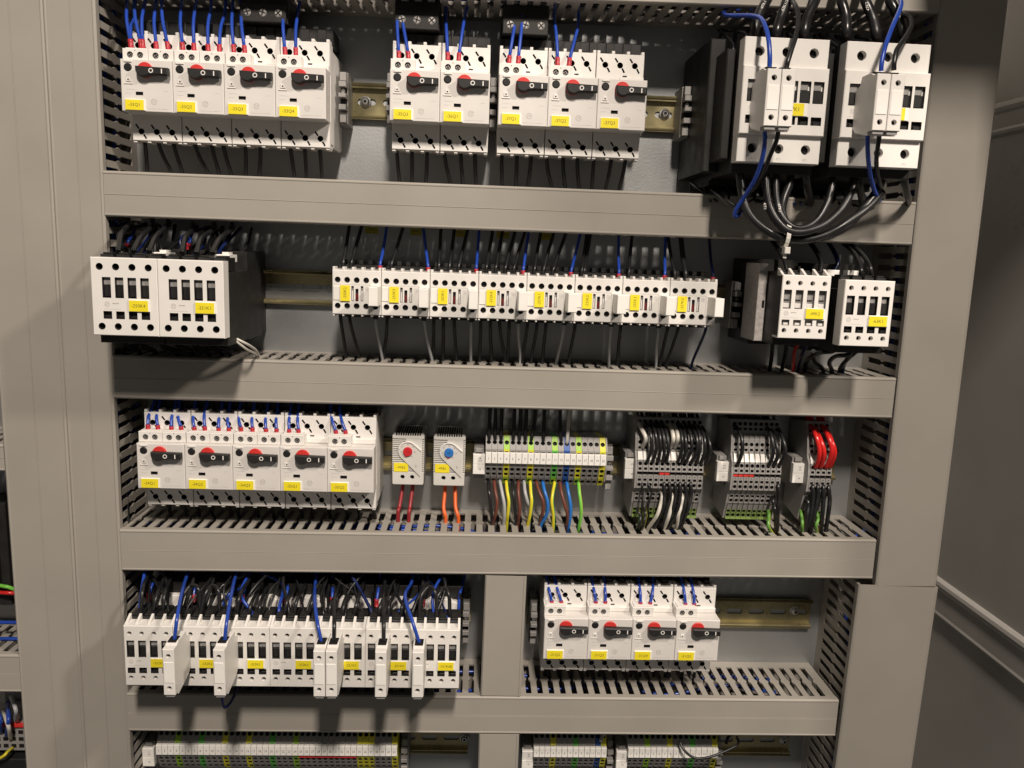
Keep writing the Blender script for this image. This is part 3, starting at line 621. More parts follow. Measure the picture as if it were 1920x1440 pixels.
for x0, n, wd, nm in ((510.5, 12, 5.7, 'with the dense black wire bundle'), (609.8, 9, 5.55, 'with the long red jumper'), (689.6, 4, 5.75, 'with the red wires')):
    TM[wd] = tier_mesh(wd - .04)
    for i in range(n): link(TM[wd], 'tiered_terminal', None, '%s from left of the %d grey tiered terminals %s' % (ORD[i], n, nm), 'terminal block', 'tiered terminals ' + nm, (x0 + wd * i, 0, -276))
    b = MB(); b.prismx([(3, -46), (43, -52.4), (46.2, -42), (50.2, -34), (53.2, -22.6), (59.2, -17), (60.3, -3.4), (60.3, .6), (58.7, 12.6), (53.2, 20), (51.2, 34.5), (43.2, 54.2), (3, 48)], 0, 2.0, 'grey'); b.build('end_plate', None, 'grey end plate at the left of the tiered terminals ' + nm, 'end plate', 'terminal end plates', (x0 - 2.1, 0, -276))
for x0, n, nm in ((510.5 + 5.7 * 4, 2, 'dense black bundle'), (609.8, 4, 'long strip of nine tiered terminals')):
    b = MB(); b.box(.2, n * 5.6 - .2, 54, 59, -3.0, .3, 'red', .4); b.build('jumper_bridge', None, ('short' if n == 2 else 'long') + ' red jumper bridge on the tiered terminals, ' + ('under the dense black wire bundle' if n == 2 else 'right of marker 3.2'), 'jumper', 'red jumper bridges', (x0, 0, -276))
# strip markers
for x, z, a, c in ((343.2, -285.2, '2.4', 'left of the twenty-way strip'), (499.8, -286.4, '3', 'left of the dense black bundle'), (596, -287, '3.2', 'left of the nine tiered terminals'), (676, -287, '3.3', 'left of the red wires'),
                   (-1.6, -617, '2.1', 'at the bottom left corner strip'), (405.6, -617, '3.4', 'left of the thirteen-way bottom strip'), (509.4, -617, '3.5', 'left of the sixteen-way bottom strip')):
    t = thing('strip_marker', (x, 0, z), 'white strip marker reading %s over X, %s' % (a, c), 'marker', 'white strip markers')
    b = MB(); b.box(1, 11, 2, 43, -6, 26, 'midgrey', .5); b.box(2.4, 10, 30, 47, 22.4, 26.6, 'grey', .4); b.build('holder', t)
    b = MB(); b.box(0, 12.2, 43.1, 49.6, 0, 10.2, 'bright', .4); b.box(0, 12.2, 43.1, 49.6, 10.4, 20.8, 'bright', .4); b.text(a, 7.4, 15.6, 49.65, 3.8, 'inkblack', math.pi / 2); b.text('X', 7.4, 5.2, 49.65, 3.2, 'inkblack', math.pi / 2); b.build('label_plate', t)

# ------------------------------------------------------------------ wires
WIRES = []
REST = MB()                     # wires past the three hundred that show largest
def wire(pts, r, mt, label, group, name='wire', k=6, n=8, mats=None, tips=(), marks=(), rest=False):
    """pts in mm; tips: (p, q, radius, material, part name) sleeves; marks: (text, point index, size) printed on the insulation"""
    if rest: REST.tube(smooth(pts, k), r, mt, n, mats); return None
    b = MB(); sp = smooth(pts, k); b.tube(sp, r, mt, n, mats); o = b.build(name, None, label, 'wire' if name == 'wire' else name, group)
    for p, q, rr, m, nm in tips: b = MB(); b.tube([p, tuple(Vector(p).lerp(Vector(q), .8)), q], rr, m, 10); b.build(nm, o)
    for s, px, py, d, size, rot in marks:
        x, dd, z = P(px, py, d); b = MB(); b.text(s, x, z, dd, size, 'bright', rot); b.build('printed_marking', o)
    WIRES.append((o, label, Vector(pts[0]).x)); return o
BL = 'blue control wires of the breakers'
def blue_row(pairs, zdest, ox=0, oy=0, sc=1.0, fh=10, dtop=50, dd=75):
    for xf, yf, xt, yt in pairs:
        f = P(ox + xf / sc, oy + yf / sc, dd); X, _, Z = f
        c = [q for q in BREAK if q[0] - 3 <= X <= q[0] + 46 and 30 < Z - q[1] < 85]
        tg = c[0][2] if c else 'beside it'; base = c[0][1] + 53.5 if c else Z - 6
        t = P(ox + xt / sc, oy + yt / sc, dtop); s0 = (X, dd, base); s1 = (X + (t[0] - X) * .08, dd, Z)
        e = (t[0] + (t[0] - X) * .25 + random.uniform(-2, 2), 40, max(zdest, t[2] + 6))
        wire([s1, tuple(Vector(s1).lerp(Vector(t), .5) + Vector((0, 4, 0))), t, e], 1.55, 'bluewire', 'blue wire with red ferrule plugged into breaker ' + tg, BL, tips=[(s0, (s1[0], s1[1], s1[2] + .4), 2.15, 'ferrule', 'ferrule')])
blue_row([(330, 287, 300, 5), (330, 287, 357, 110), (405, 288, 352, 8), (415, 288, 430, 8), (513, 305, 508, 30), (598, 305, 548, 0), (703, 310, 693, 18), (783, 315, 800, 12), (885, 322, 905, 50), (966, 325, 1003, 95), (1070, 325, 1062, 25), (1150, 332, 1122, 45), (1440, 345, 1426, 65), (1516, 347, 1531, 90)], 169, 160, 0, 3.84)
blue_row([(325, 290, 312, 50), (380, 293, 335, 65), (600, 297, 588, 100), (660, 300, 700, 65), (943, 315, 985, 80), (995, 318, 1022, 60), (1218, 325, 1198, 95), (1280, 328, 1332, 140)], 173, 640, 0, 3)
blue_row([(197, 228, 225, 115), (262, 232, 265, 120), (348, 240, 370, 120), (413, 240, 395, 130), (497, 243, 497, 130), (563, 240, 572, 110), (652, 250, 668, 140), (718, 250, 718, 140), (797, 245, 785, 140), (870, 247, 875, 140), (957, 255, 962, 140), (1024, 255, 1030, 140), (1105, 258, 1115, 130), (1166, 258, 1165, 130), (1408, 265, 1370, 130), (1470, 265, 1430, 130)], -203, 220, 730, 3.4286, dtop=58)
blue_row([(360, 205, 335, 100), (408, 205, 375, 100), (580, 207, 560, 100), (627, 207, 620, 100), (803, 212, 793, 100), (850, 212, 865, 100), (1028, 217, 1008, 100), (1072, 218, 1055, 100)], -375, 900, 1050, 2.667, dtop=60)
# black wires leaving the breakers downwards
def down_row(pairs, ox, oy, sc, zend, kind, d0=52, d1=42):
    for xs, ys, xe, ye in pairs:
        s = P(ox + xs / sc, oy + ys / sc, d0); e = P(ox + xe / sc, oy + ye / sc, d1)
        c = [q for q in BREAK if q[0] - 4 <= s[0] <= q[0] + 48 and -60 < s[2] - q[1] < 0]; tg = c[0][2] if c else ''
        m = Vector(s).lerp(Vector(e), .45); m.x = s[0] + (e[0] - s[0]) * .32
        wire([(s[0], s[1], s[2] + 6), s, tuple(m), e, (e[0] + (e[0] - s[0]) * .05, d1, min(e[2] - 4, zend))], 1.9, 'blackwire', 'black wire hanging from the bottom terminals of breaker ' + tg, 'black wires below the breakers')
down_row([(815, 800, 827, 960), (890, 800, 960, 965), (975, 800, 1025, 970), (1095, 805, 1168, 975), (1190, 810, 1232, 978), (1255, 810, 1300, 982), (1380, 815, 1382, 982), (1465, 820, 1458, 985), (1635, 835, 1656, 992), (1715, 838, 1725, 995), (1800, 840, 1812, 998)], 0, 0, 3, -8, '')
down_row([(312, 850, 325, 1015), (397, 855, 397, 1020), (482, 860, 477, 1022), (580, 862, 613, 1030), (672, 866, 684, 1035), (752, 870, 757, 1036), (902, 878, 905, 1045), (988, 882, 982, 1048), (1068, 885, 1050, 1050), (1155, 890, 1184, 1055), (1247, 895, 1260, 1060), (1328, 897, 1338, 1062), (1420, 900, 1410, 1066), (1518, 905, 1487, 1070), (1598, 905, 1562, 1072)], 640, 0, 3, -8, '')
for x0, z0, tg, na in BREAK[9:18]:
    for i, xx in enumerate((8.4, 22.2, 36.0)):
        x = x0 + xx; zt = -339 if z0 > -400 else -514.6
        wire([(x, 46, z0 - 16), (x + 1, 42, z0 - 27), (x + random.uniform(-3, 5), 36, zt + 2), (x + 3, 34, zt - 9)], 1.9, 'blackwire', 'black wire hanging from the bottom terminals of breaker ' + tg, 'black wires below the breakers', k=4, rest=True)

# relay wires
BW = {'k': ('blackwire', 'black', 1.7), 'b': ('bluewire', 'blue', 1.5), 'n': ('navy', 'dark blue', 1.5), 'g': ('greywire', 'pale grey', 1.5), 'K': ('blackwire', 'thick black', 2.7)}
def relay_tag(x):
    c = [q for q in RELAY if q[0] - 1 <= x <= q[0] + 46]; return c[0][1] if c else RELAY[-1][1]
def relay_up(l, ox, oy, sc):
    for xt, yt, xb, yb, c in l:
        t = P(ox + xt / sc, oy + yt / sc, 42); bt = P(ox + xb / sc, oy + yb / sc, 68); m, cn, r = BW[c]; zt = -79.5
        lo = (bt[0], 68, min(bt[2], -77)); mid = Vector(lo).lerp(Vector(t), .5); mid.x = bt[0] + (t[0] - bt[0]) * .45
        tips = [((bt[0], 68, -83), (bt[0], 68, -76.5), 2.1, 'ferrule', 'ferrule')] if c in 'bn' else []
        wire([(bt[0], 68, -83), (bt[0], 68, -77), (bt[0] + (t[0] - bt[0]) * .12, 66, -72), tuple(mid), t, (t[0] + (t[0] - bt[0]) * .1, 38, -33)], r, m, cn + ' wire rising from the top terminals of relay ' + relay_tag(bt[0]), 'wires above the small relays', tips=tips)
relay_up([(165, 70, 130, 300, 'k'), (235, 70, 175, 300, 'k'), (375, 80, 338, 325, 'b'), (465, 85, 400, 320, 'k'), (582, 90, 608, 335, 'b'), (680, 90, 668, 315, 'k'), (755, 95, 728, 320, 'k'), (830, 95, 778, 325, 'k'), (895, 100, 878, 345, 'b'),
          (970, 105, 935, 330, 'k'), (1025, 105, 988, 330, 'k'), (1095, 110, 1040, 330, 'k'), (1150, 112, 1088, 330, 'k'), (1172, 112, 1142, 350, 'b'), (1240, 115, 1205, 335, 'k'), (1312, 118, 1255, 340, 'k'), (1380, 120, 1308, 345, 'k'),
          (1462, 125, 1410, 365, 'b'), (1500, 125, 1470, 370, 'k'), (1520, 125, 1484, 370, 'k'), (1680, 130, 1680, 365, 'b'), (1755, 130, 1735, 365, 'k')], 600, 400, 3)
relay_up([(1248, 447, 1246, 520, 'b'), (1253, 447, 1265, 525, 'k'), (1277, 448, 1285, 528, 'K'), (1330, 448, 1336, 530, 'n')], 0, 0, 1)
def relay_down(l, ox, oy, sc):
    for xs, ys, xe, ye, c in l:
        s = P(ox + xs / sc, oy + ys / sc, 66); e = P(ox + xe / sc, oy + ye / sc, 44); m, cn, r = BW[c]; s = (s[0], 66, min(s[2], -122.5)); mid = Vector(s).lerp(Vector(e), .5); mid.x = s[0] + (e[0] - s[0]) * .38
        tips = [((s[0], 66, -120), (s[0], 66, -128), 2.5, 'blackwire', 'sleeve')] if c == 'g' else []
        wire([(s[0], 66, -119), s, (s[0] + (e[0] - s[0]) * .1, 64, s[2] - 7), tuple(mid), e, (e[0], 42, -178)], r, m, cn + ' wire dropping from the bottom terminals of relay ' + relay_tag(s[0]), 'wires below the small relays', tips=tips)
relay_down([(115, 570, 145, 795, 'k'), (165, 575, 218, 795, 'k'), (312, 590, 350, 815, 'g'), (378, 585, 360, 790, 'k'), (585, 590, 632, 835, 'g'), (640, 590, 636, 800, 'k'), (695, 600, 692, 800, 'k'), (755, 600, 768, 810, 'k'), (850, 600, 848, 825, 'g'),
            (905, 605, 898, 805, 'k'), (958, 605, 965, 810, 'k'), (1010, 610, 1045, 825, 'k'), (1065, 610, 1055, 825, 'k'), (1115, 610, 1127, 810, 'g'), (1168, 610, 1138, 815, 'k'), (1222, 615, 1190, 815, 'k'), (1272, 615, 1252, 815, 'k'),
            (1375, 620, 1330, 840, 'g'), (1435, 620, 1402, 820, 'k'), (1638, 625, 1624, 860, 'g'), (1692, 620, 1675, 825, 'k'), (1905, 640, 1890, 850, 'g')], 600, 400, 3)
relay_down([(1253, 606, 1238, 680, 'k'), (1273, 607, 1250, 682, 'k'), (1324, 612, 1298, 680, 'n')], 0, 0, 1)

# generic helper for wires traced in several points
def trace(pts, ox, oy, sc, r, mt, label, group, pre=(), post=(), name='wire', **kw):
    return wire(list(pre) + [P(ox + x / sc, oy + y / sc, d) for x, y, d in pts] + list(post), r, mt, label, group, name, **kw)
# deep contactors, upper left
G1 = 'wires at the deep contactors'
for k, (a, b_, c, tg) in enumerate((((890, 185), (912, 70), (965, 2), '-250K4'), ((1008, 185), (1058, 95), (1145, 15), '-250K4'), ((1125, 188), (1170, 92), (1262, 8), '-250K4'), ((1368, 195), (1392, 95), (1448, 38), '-251K1'), ((1478, 200), (1512, 105), (1605, 38), '-251K1'), ((1597, 200), (1652, 105), (1742, 38), '-251K1'))):
    trace([(a[0] - 4, a[1] + 24, 126), (a[0], a[1], 122), (b_[0], b_[1], 96), (c[0], c[1], 58)], 0, 420, 4, 2.4, 'blackwire', 'black wire bending out of the top of deep contactor ' + tg, G1, post=[P(c[0] / 4, 420 + (c[1] - 40) / 4, 40)])
for x, x1, tg in ((948, 992, '-250K4'), (1410, 1432, '-251K1')):
    p = P(x / 4, 420 + 165 / 4, 66); q = P((x + 6) / 4, 420 + 145 / 4, 66); wire([q, P((x + 18) / 4, 420 + 118 / 4, 64), P(x1 / 4, 420 + 85 / 4, 56), P((x1 + 30) / 4, 420 + 20 / 4, 42)], 1.5, 'bluewire', 'blue wire with red ferrule at the coil of deep contactor ' + tg, G1, tips=[((p[0], 64, p[2] - 3), q, 2.1, 'ferrule', 'ferrule')])
for dx, dy in ((0, 0), (14, 22)):
    trace([(1318 - dx, 700, 112), (1350 - dx, 716 + dy * .4, 114), (1400 - dx, 742 + dy, 104), (1440 - dx * .3, 772 + dy * .8, 78), (1452 - dx, 812, 44)], 0, 400, 3, 1.25, 'whitewire', 'white wire arching from under contactor -251K1 into the duct', G1, post=[(118 - dx * .3, 40, -182)])
for i, (xa, xb) in enumerate(((600, 700), (700, 790), (790, 880), (900, 1000), (990, 1090), (1080, 1180), (1150, 1250), (1200, 1300))):
    trace([(xa, 690, 70), (xa + 15, 745, 66), (xb - 10, 775, 60), (xb, 800, 52)], 0, 400, 3, 2.1, 'blackwire', 'black wire running from under the deep contactors down into the duct', G1, post=[(P(xb / 3, 668, 48)[0] + 2, 44, -182)])

# large contactors, upper right
G2 = 'cables of the large contactors'
def cable(pts, r, label, pre=(), post=(), mt='blackwire', marks=(), **kw): return trace([(x, y, dd + 26) for x, y, dd in pts], 1280, 0, 3, r, mt, label, G2, pre, post, 'wire', n=10, marks=marks, **kw)
for pts, lb, mk in (([(402, 200, 104), (430, 80, 100), (480, -10, 92)], 'thick black cable into the left terminal of the left large contactor', ('47K1', 455, 25)), ([(525, 205, 104), (552, 100, 100), (598, -10, 92)], 'thick black cable with white print into the left large contactor, middle terminal', ('47K1/3', 575, 30)), ([(682, 205, 104), (702, 100, 100), (748, 0, 90)], 'thick black cable into the right terminal of the left large contactor', None),
                    ([(922, 205, 104), (918, 90, 100), (888, -10, 92)], 'thick black cable into the left terminal of the right large contactor', None), ([(1092, 215, 104), (1072, 110, 100), (1022, -10, 92)], 'thick black cable with white print into the right large contactor, middle terminal', ('47K2', 1040, 35)), ([(1243, 215, 104), (1220, 110, 100), (1160, -10, 92)], 'thick black cable into the right terminal of the right large contactor', None)):
    mk2 = [(mk[0], 1280 + mk[1] / 3, mk[2] / 3, 131, 3.4, R(68 if mk[1] < 700 else 108))] if mk else ()
    cable(pts, 4.2, lb, pre=[P(1280 + (pts[0][0] - 3) / 3, 100, 100)], post=[P(1280 + pts[-1][0] / 3 + (6 if pts[-1][0] > pts[0][0] else -6), -30, 84)], marks=mk2)
cable([(584, 380, 153), (592, 345, 154), (612, 280, 150), (640, 190, 140), (650, 90, 128), (628, 20, 112)], 2.0, 'thin black wire into the twin front blocks of the left large contactor', post=[P(1470, -20, 96)])
cable([(1188, 395, 153), (1190, 350, 154), (1205, 280, 150), (1250, 215, 140), (1285, 150, 128), (1278, 100, 116), (1240, 80, 104)], 2.0, 'thin black wire looping into the twin front blocks of the right large contactor', post=[P(1680, 20, 90)])
cable([(488, 380, 153), (490, 320, 154), (484, 230, 150), (468, 160, 140), (440, 105, 124), (395, 90, 108), (330, 88, 92), (270, 88, 78), (238, 84, 60)], 1.9, 'blue wire arching left from the twin blocks of the left large contactor', mt='bluewire', post=[P(1352, 18, 40)])
cable([(1116, 400, 153), (1120, 350, 154), (1140, 260, 150), (1180, 150, 138), (1215, 70, 124), (1228, 10, 108)], 1.9, 'blue wire rising from the twin blocks of the right large contactor', mt='bluewire', post=[P(1680, -30, 92)])
cable([(462, 720, 150), (462, 790, 148), (448, 890, 142), (405, 1010, 130), (345, 1110, 116), (300, 1180, 108), (292, 1215, 104), (318, 1205, 100), (330, 1150, 94)], 1.9, 'blue wire hanging from the left twin blocks in front of the duct', mt='bluewire', post=[P(1390, 365, 70)])
cable([(540, 720, 150), (528, 790, 146), (490, 880, 138), (455, 970, 126), (420, 1040, 112), (380, 1080, 96)], 1.9, 'thin black wire dropping from the left twin blocks to the duct', post=[P(1400, 370, 70)])
cable([(1040, 735, 150), (1040, 820, 146), (1046, 920, 136), (1060, 1010, 122), (1085, 1090, 104), (1108, 1128, 88)], 1.9, 'blue wire dropping from the right twin blocks to the slotted duct', mt='bluewire', post=[P(1648, 372, 66)])
cable([(1110, 735, 150), (1100, 810, 146), (1090, 900, 136), (1095, 980, 122), (1115, 1060, 100)], 1.9, 'thin black wire dropping from the right twin blocks to the slotted duct', post=[P(1655, 372, 66)])
LOOP = ([(320, 960, 104), (330, 1060, 108), (352, 1160, 112), (400, 1240, 114), (490, 1308, 114), (590, 1345, 114), (720, 1345, 114), (850, 1300, 112), (980, 1215, 110), (1060, 1150, 104), (1120, 1080, 96)],
        [(468, 960, 106), (470, 1060, 110), (490, 1170, 114), (540, 1255, 118), (600, 1300, 120), (690, 1303, 120), (800, 1262, 118), (890, 1180, 114), (945, 1080, 108), (975, 970, 102)],
        [(530, 960, 104), (525, 1060, 108), (535, 1160, 112), (570, 1235, 116), (620, 1278, 118), (690, 1280, 118), (760, 1235, 116), (810, 1150, 112), (838, 1050, 106), (850, 960, 102)],
        [(610, 960, 100), (600, 1040, 104), (570, 1120, 108), (560, 1200, 110), (595, 1270, 112), (670, 1320, 113), (800, 1330, 112), (930, 1270, 110), (1010, 1180, 106), (1100, 1060, 98), (1140, 950, 96)])
for i, l in enumerate(LOOP):
    cable(l, 3.6 if i != 2 else 3.0, 'thick black cable looping under both large contactors, ' + ('outermost and lowest of the loops', 'second loop, with a bright highlight', 'innermost and shortest of the loops', 'rearmost of the loops')[i], marks=[('4/T1', 1280 + 462 / 3, 1160 / 3, 143.5, 3.2, R(-82))] if i == 1 else [('47K1', 1280 + 545 / 3, 1170 / 3, 142.5, 3.6, R(-75))] if i == 2 else ())
for (a, b_), lb in (((690, 960), 'short black cable under the left large contactor, right terminal'), ((985, 960), 'short black cable under the right large contactor, left of centre'), ((1240, 950), 'short black cable under the right large contactor, at its right end')):
    cable([(a, b_, 100), (a + 6, b_ + 60, 96), (a + 20, b_ + 140, 78), (a + 28, b_ + 180, 60)], 3.4, lb, post=[(P(1280 + a / 3 + 10, 370, 45)[0], 42, -6)])
cable([(200, 1095, 70), (240, 1125, 92), (300, 1165, 100), (350, 1190, 106)], 2.2, 'black wire leaving the duct at the left end of the cable loops', pre=[P(1335, 355, 60)])
t = thing('cable_tie', P(1280 + 590 / 3, 1320 / 3, 145), 'white plastic tie holding the black cable loops together', 'cable tie')
b = MB(); ctr = Vector((0, -5, -2)); rg = [(1.0 * math.cos(a) * .5, -5 + 8.8 * math.sin(a), 13.5 * math.cos(a)) for a in [2 * math.pi * i / 20 for i in range(21)]]
for i in range(20):
    a, q = rg[i], rg[i + 1]; b.face([(a[0] - 2.1, a[1], a[2]), (a[0] + 2.1, a[1], a[2]), (q[0] + 2.1, q[1], q[2]), (q[0] - 2.1, q[1], q[2])], 'tie', True)
    b.face([(a[0] - 2.1, a[1] * .9 - .4, a[2] * .93), (a[0] + 2.1, a[1] * .9 - .4, a[2] * .93), (q[0] + 2.1, q[1] * .9 - .4, q[2] * .93), (q[0] - 2.1, q[1] * .9 - .4, q[2] * .93)], 'tie', True)
MB.K = .85; b.build('strap', t); b = MB(); b.box(-3.4, 2.6, -2, 4.5, -19.5, -12.5, 'tie', .6); b.box(-3, .4, 0, 1.2, -24, -19.6, 'tie', .2); b.build('tie_head', t); MB.K = 1.0

# wires of -49K2 and -63K1
G3 = 'wires at the right end of the relay row'
for pts, mt, r, lb in (([(505, 735, 62), (500, 810, 56), (488, 890, 46)], 'blackwire', 2, 'black wire hanging from contactor -49K2, leftmost of four'), ([(585, 735, 62), (575, 810, 56), (556, 890, 46)], 'blackwire', 2, 'black wire hanging from contactor -49K2, left of the red wire'), ([(652, 730, 62), (628, 780, 56), (622, 870, 46)], 'redwire', 1.7, 'dark red wire hanging from contactor -49K2'), ([(705, 730, 62), (672, 790, 56), (650, 860, 46)], 'navy', 1.7, 'dark blue wire hanging from contactor -49K2'),
                       ([(850, 745, 70), (845, 775, 74), (770, 785, 72), (710, 815, 62), (690, 860, 48)], 'blackwire', 2.1, 'black wire arching left under contactor -63K1'), ([(735, 775, 70), (742, 830, 58), (790, 880, 46)], 'blackwire', 2.1, 'black wire curving right between contactors -49K2 and -63K1'), ([(965, 760, 72), (930, 795, 76), (860, 805, 72), (825, 840, 60), (840, 890, 46)], 'blackwire', 2.1, 'black wire arching left from the bottom middle of contactor -63K1'), ([(950, 765, 68), (925, 810, 60), (905, 870, 46)], 'navy', 1.7, 'dark blue wire under contactor -63K1'), ([(1000, 760, 66), (950, 800, 66), (900, 850, 52), (880, 890, 44)], 'blackwire', 2.1, 'black wire under contactor -63K1 beside the dark blue wire')):
    e = pts[-1]; q = P(1280 + e[0] / 3, 400 + e[1] / 3, e[2]); trace([(x, y, dd + (dd - 44) * 1.3) for x, y, dd in pts], 1280, 400, 3, r, mt, lb, G3, post=[(q[0] + 1, q[1] - 3, -182)])
for pts, mt, lb in (([(1000, 350, 72), (1002, 310, 72), (965, 225, 62), (880, 150, 48)], 'blackwire', 'black wire bending into the top of contactor -63K1, left of two'), ([(1062, 355, 72), (1052, 300, 72), (1005, 225, 62), (910, 150, 48)], 'blackwire', 'black wire bending into the top of contactor -63K1, right of two'), ([(590, 345, 64), (570, 260, 60), (500, 150, 48)], 'blackwire', 'black wire into the top of contactor -49K2, leftmost'), ([(770, 345, 60), (775, 260, 56), (705, 150, 46)], 'blackwire', 'black wire into the top of contactor -49K2, left of the thick bundle'), ([(850, 330, 56), (870, 260, 54), (810, 150, 46)], 'navy', 'dark blue wire between the tops of contactors -49K2 and -63K1')):
    e = pts[-1]; q = P(1280 + e[0] / 3, 400 + e[1] / 3, e[2]); trace([(x, y, dd + (dd - 46) * 1.8) for x, y, dd in pts], 1280, 400, 3, 2.1 if 'thick' not in lb else 2.4, mt, lb, G3, post=[(q[0] - 4, 40, -34)])

# thermostat and terminal wires
for (a, b_), mt, cn in ((((142, 712), (105, 940)), 'maroon', 'dark red'), (((216, 712), (186, 950)), 'maroon', 'dark red'), (((458, 715), (462, 965)), 'orange', 'orange'), (((531, 715), (558, 970)), 'orange', 'orange')):
    dx = b_[0] - a[0]; bow = -14 if cn == 'orange' else 0
    trace([(a[0], a[1], 30), (a[0] + dx * .25 + bow * .3, a[1] + 70, 34), (a[0] + dx * .7 + bow, a[1] + 165, 40), (b_[0] - (8 if bow else -3), b_[1] - 35, 44), (b_[0], b_[1], 44)], 720, 730, 4, 2.0, mt, cn + ' wire from the bottom of the thermostat with the %s dial' % ('red' if cn != 'orange' else 'blue'), 'thermostat wires', post=[(P(720 + b_[0] / 4, 970, 44)[0], 42, -350)])
G4 = 'field wires below the twenty-way strip'
for pts, mt, cn, nm in (([(230, 675), (238, 800), (262, 1000), (270, 1150)], 'blackwire', 'black', 1), ([(300, 675), (312, 780), (332, 900), (315, 1050), (285, 1150)], 'brownwire', 'brown', 2), ([(370, 670), (392, 790), (418, 930), (420, 1060), (412, 1170)], 'greywire', 'pale grey', 3), ([(445, 680), (455, 780), (474, 900), (462, 1050), (450, 1150)], 'yellowwire', 'yellow-green', 4),
                        ([(518, 685), (528, 800), (548, 1000), (560, 1150)], 'blackwire', 'black', 5), ([(590, 680), (588, 790), (604, 950), (598, 1060), (582, 1150)], 'brownwire', 'brown', 6), ([(658, 672), (668, 780), (696, 900), (720, 1010)], 'greywire', 'pale grey', 7), ([(732, 680), (738, 790), (748, 900), (728, 1060), (700, 1190)], 'yellowwire', 'yellow-green', 8),
                        ([(808, 680), (838, 780), (885, 900), (880, 1030), (852, 1140)], 'brownwire', 'brown', 9), ([(885, 685), (902, 770), (940, 910), (930, 1050), (860, 1185)], 'lightblue', 'light blue', 10), ([(1022, 685), (1002, 790), (990, 910), (1008, 1060), (1005, 1240)], 'yellowwire', 'yellow-green', 12), ([(1090, 690), (1105, 790), (1145, 940), (1182, 1080), (1165, 1220)], 'brownwire', 'brown', 13),
                        ([(1172, 690), (1188, 790), (1215, 950), (1208, 1100), (1185, 1240)], 'lightblue', 'light blue', 14), ([(1312, 690), (1320, 790), (1340, 950), (1338, 1080), (1310, 1240)], 'greenwire', 'green-yellow', 16)):
    n = len(pts); ds = [44 + 10 * math.sin(math.pi * i / (n - 1)) + 6 * i / (n - 1) for i in range(n)]; e = P(880 + pts[-1][0] / 6.4, 800 + pts[-1][1] / 6.4, ds[-1])
    mats = ['greenwire', 'yellowwire', 'yellowwire'] if cn == 'yellow-green' else ['yellowwire', 'greenwire', 'greenwire'] if cn == 'green-yellow' else None
    p0 = P(880 + pts[0][0] / 6.4, 800 + (pts[0][1] + 6) / 6.4, 42); trace([(x, y, d) for (x, y), d in zip(pts, ds)], 880, 800, 6.4, 1.75, mt, cn + ' wire hanging from terminal %d of the twenty-way strip' % nm, G4, pre=[(p0[0], 37, p0[2] + 5)], post=[(e[0], 44, min(e[2] - 4, -352))], n=9, mats=mats)
for i, xs, m in ((1, 790, 'k'), (2, 832, 'k'), (3, 880, 'k'), (5, 975, 'k'), (6, 1020, 'k'), (7, 1065, 'k'), (8, 1128, 'k'), (10, 1198, 'k'), (13, 1318, 'k'), (14, 1382, 'w')):
    X = 355.6 + 6.16 * (i - .5); q = P(720 + xs / 4, 730 + 300 / 4, 42)
    wire([(X, 42, -254), (X + .2, 46, -249), (X * .6 + q[0] * .4, 46, -241), (q[0], 42, -228), (q[0] + (1.5 if m == 'w' else 0), 38, -204)], 1.9, 'whitewire' if m == 'w' else 'blackwire', ('white' if m == 'w' else 'black') + ' wire entering the top of terminal %d of the twenty-way strip' % i, 'wires above the twenty-way strip', k=5)
G5 = 'wires of the tiered terminals'
def loop6(pts, ox, r, mt, label, dd=(30, 60, 68, 61)):
    n = len(pts); p3 = [(x, y, dd[i]) for i, (x, y) in enumerate(pts)]; e = P(ox + pts[-1][0] / 6, 770 + pts[-1][1] / 6, dd[-1]); s = P(ox + pts[0][0] / 6, 770 + pts[0][1] / 6, dd[0])
    trace(p3, ox, 770, 6, r, mt, label, G5, pre=[(s[0] - 3, 26, -204)], post=[(e[0], dd[-1] - 4, e[2] - 2)], n=9)
A = 1170
for pts in ([(120, 40), (190, 190), (245, 310), (215, 400)], [(470, 80), (535, 210), (555, 310), (530, 400)], [(520, 80), (590, 215), (610, 310), (580, 400)]):
    loop6(pts, A, 2.2, 'whitewire', 'white wire arching into the dense bundle over the twelve tiered terminals', (30, 52, 62, 54))
for pts in ([(205, 60), (285, 210), (310, 400), (265, 560)], [(260, 60), (340, 210), (368, 400), (325, 560)], [(310, 60), (390, 225), (410, 400), (385, 560)], [(350, 60), (430, 225), (455, 410), (440, 560)], [(400, 60), (475, 240), (500, 420), (480, 560)],
            [(560, 70), (640, 240), (655, 420), (610, 560)], [(590, 70), (680, 250), (695, 430), (660, 570)], [(640, 70), (740, 240), (760, 420), (700, 570)], [(690, 80), (800, 250), (825, 430), (760, 570)], [(740, 80), (840, 240), (850, 430), (820, 580)], [(780, 90), (890, 260), (910, 440), (870, 580)], [(830, 90), (940, 290), (970, 450), (920, 590)]):
    loop6(pts, A, 1.8, 'blackwire', 'glossy black wire arching into the twelve tiered terminals')
A = 1340
loop6([(170, 80), (285, 250), (312, 430), (265, 590)], A, 2.0, 'blackwire', 'black wire arching into the first of the nine tiered terminals')
for pts in ([(560, 130), (630, 260), (660, 450), (615, 600)], [(600, 130), (678, 320), (712, 480), (675, 600)], [(680, 120), (755, 290), (795, 450), (735, 600)]): loop6(pts, A, 2.0, 'blackwire', 'black wire arching into the right end of the nine tiered terminals')
for pts in ([(1050, 110), (1128, 250), (1180, 460), (1145, 620)], [(1095, 110), (1180, 300), (1232, 470), (1200, 620)], [(1170, 100), (1268, 265), (1318, 450), (1262, 620)], [(1215, 110), (1300, 300), (1352, 470), (1302, 620)]): loop6(pts, A, 2.3, 'redwire', 'bright red wire arching into the four tiered terminals')
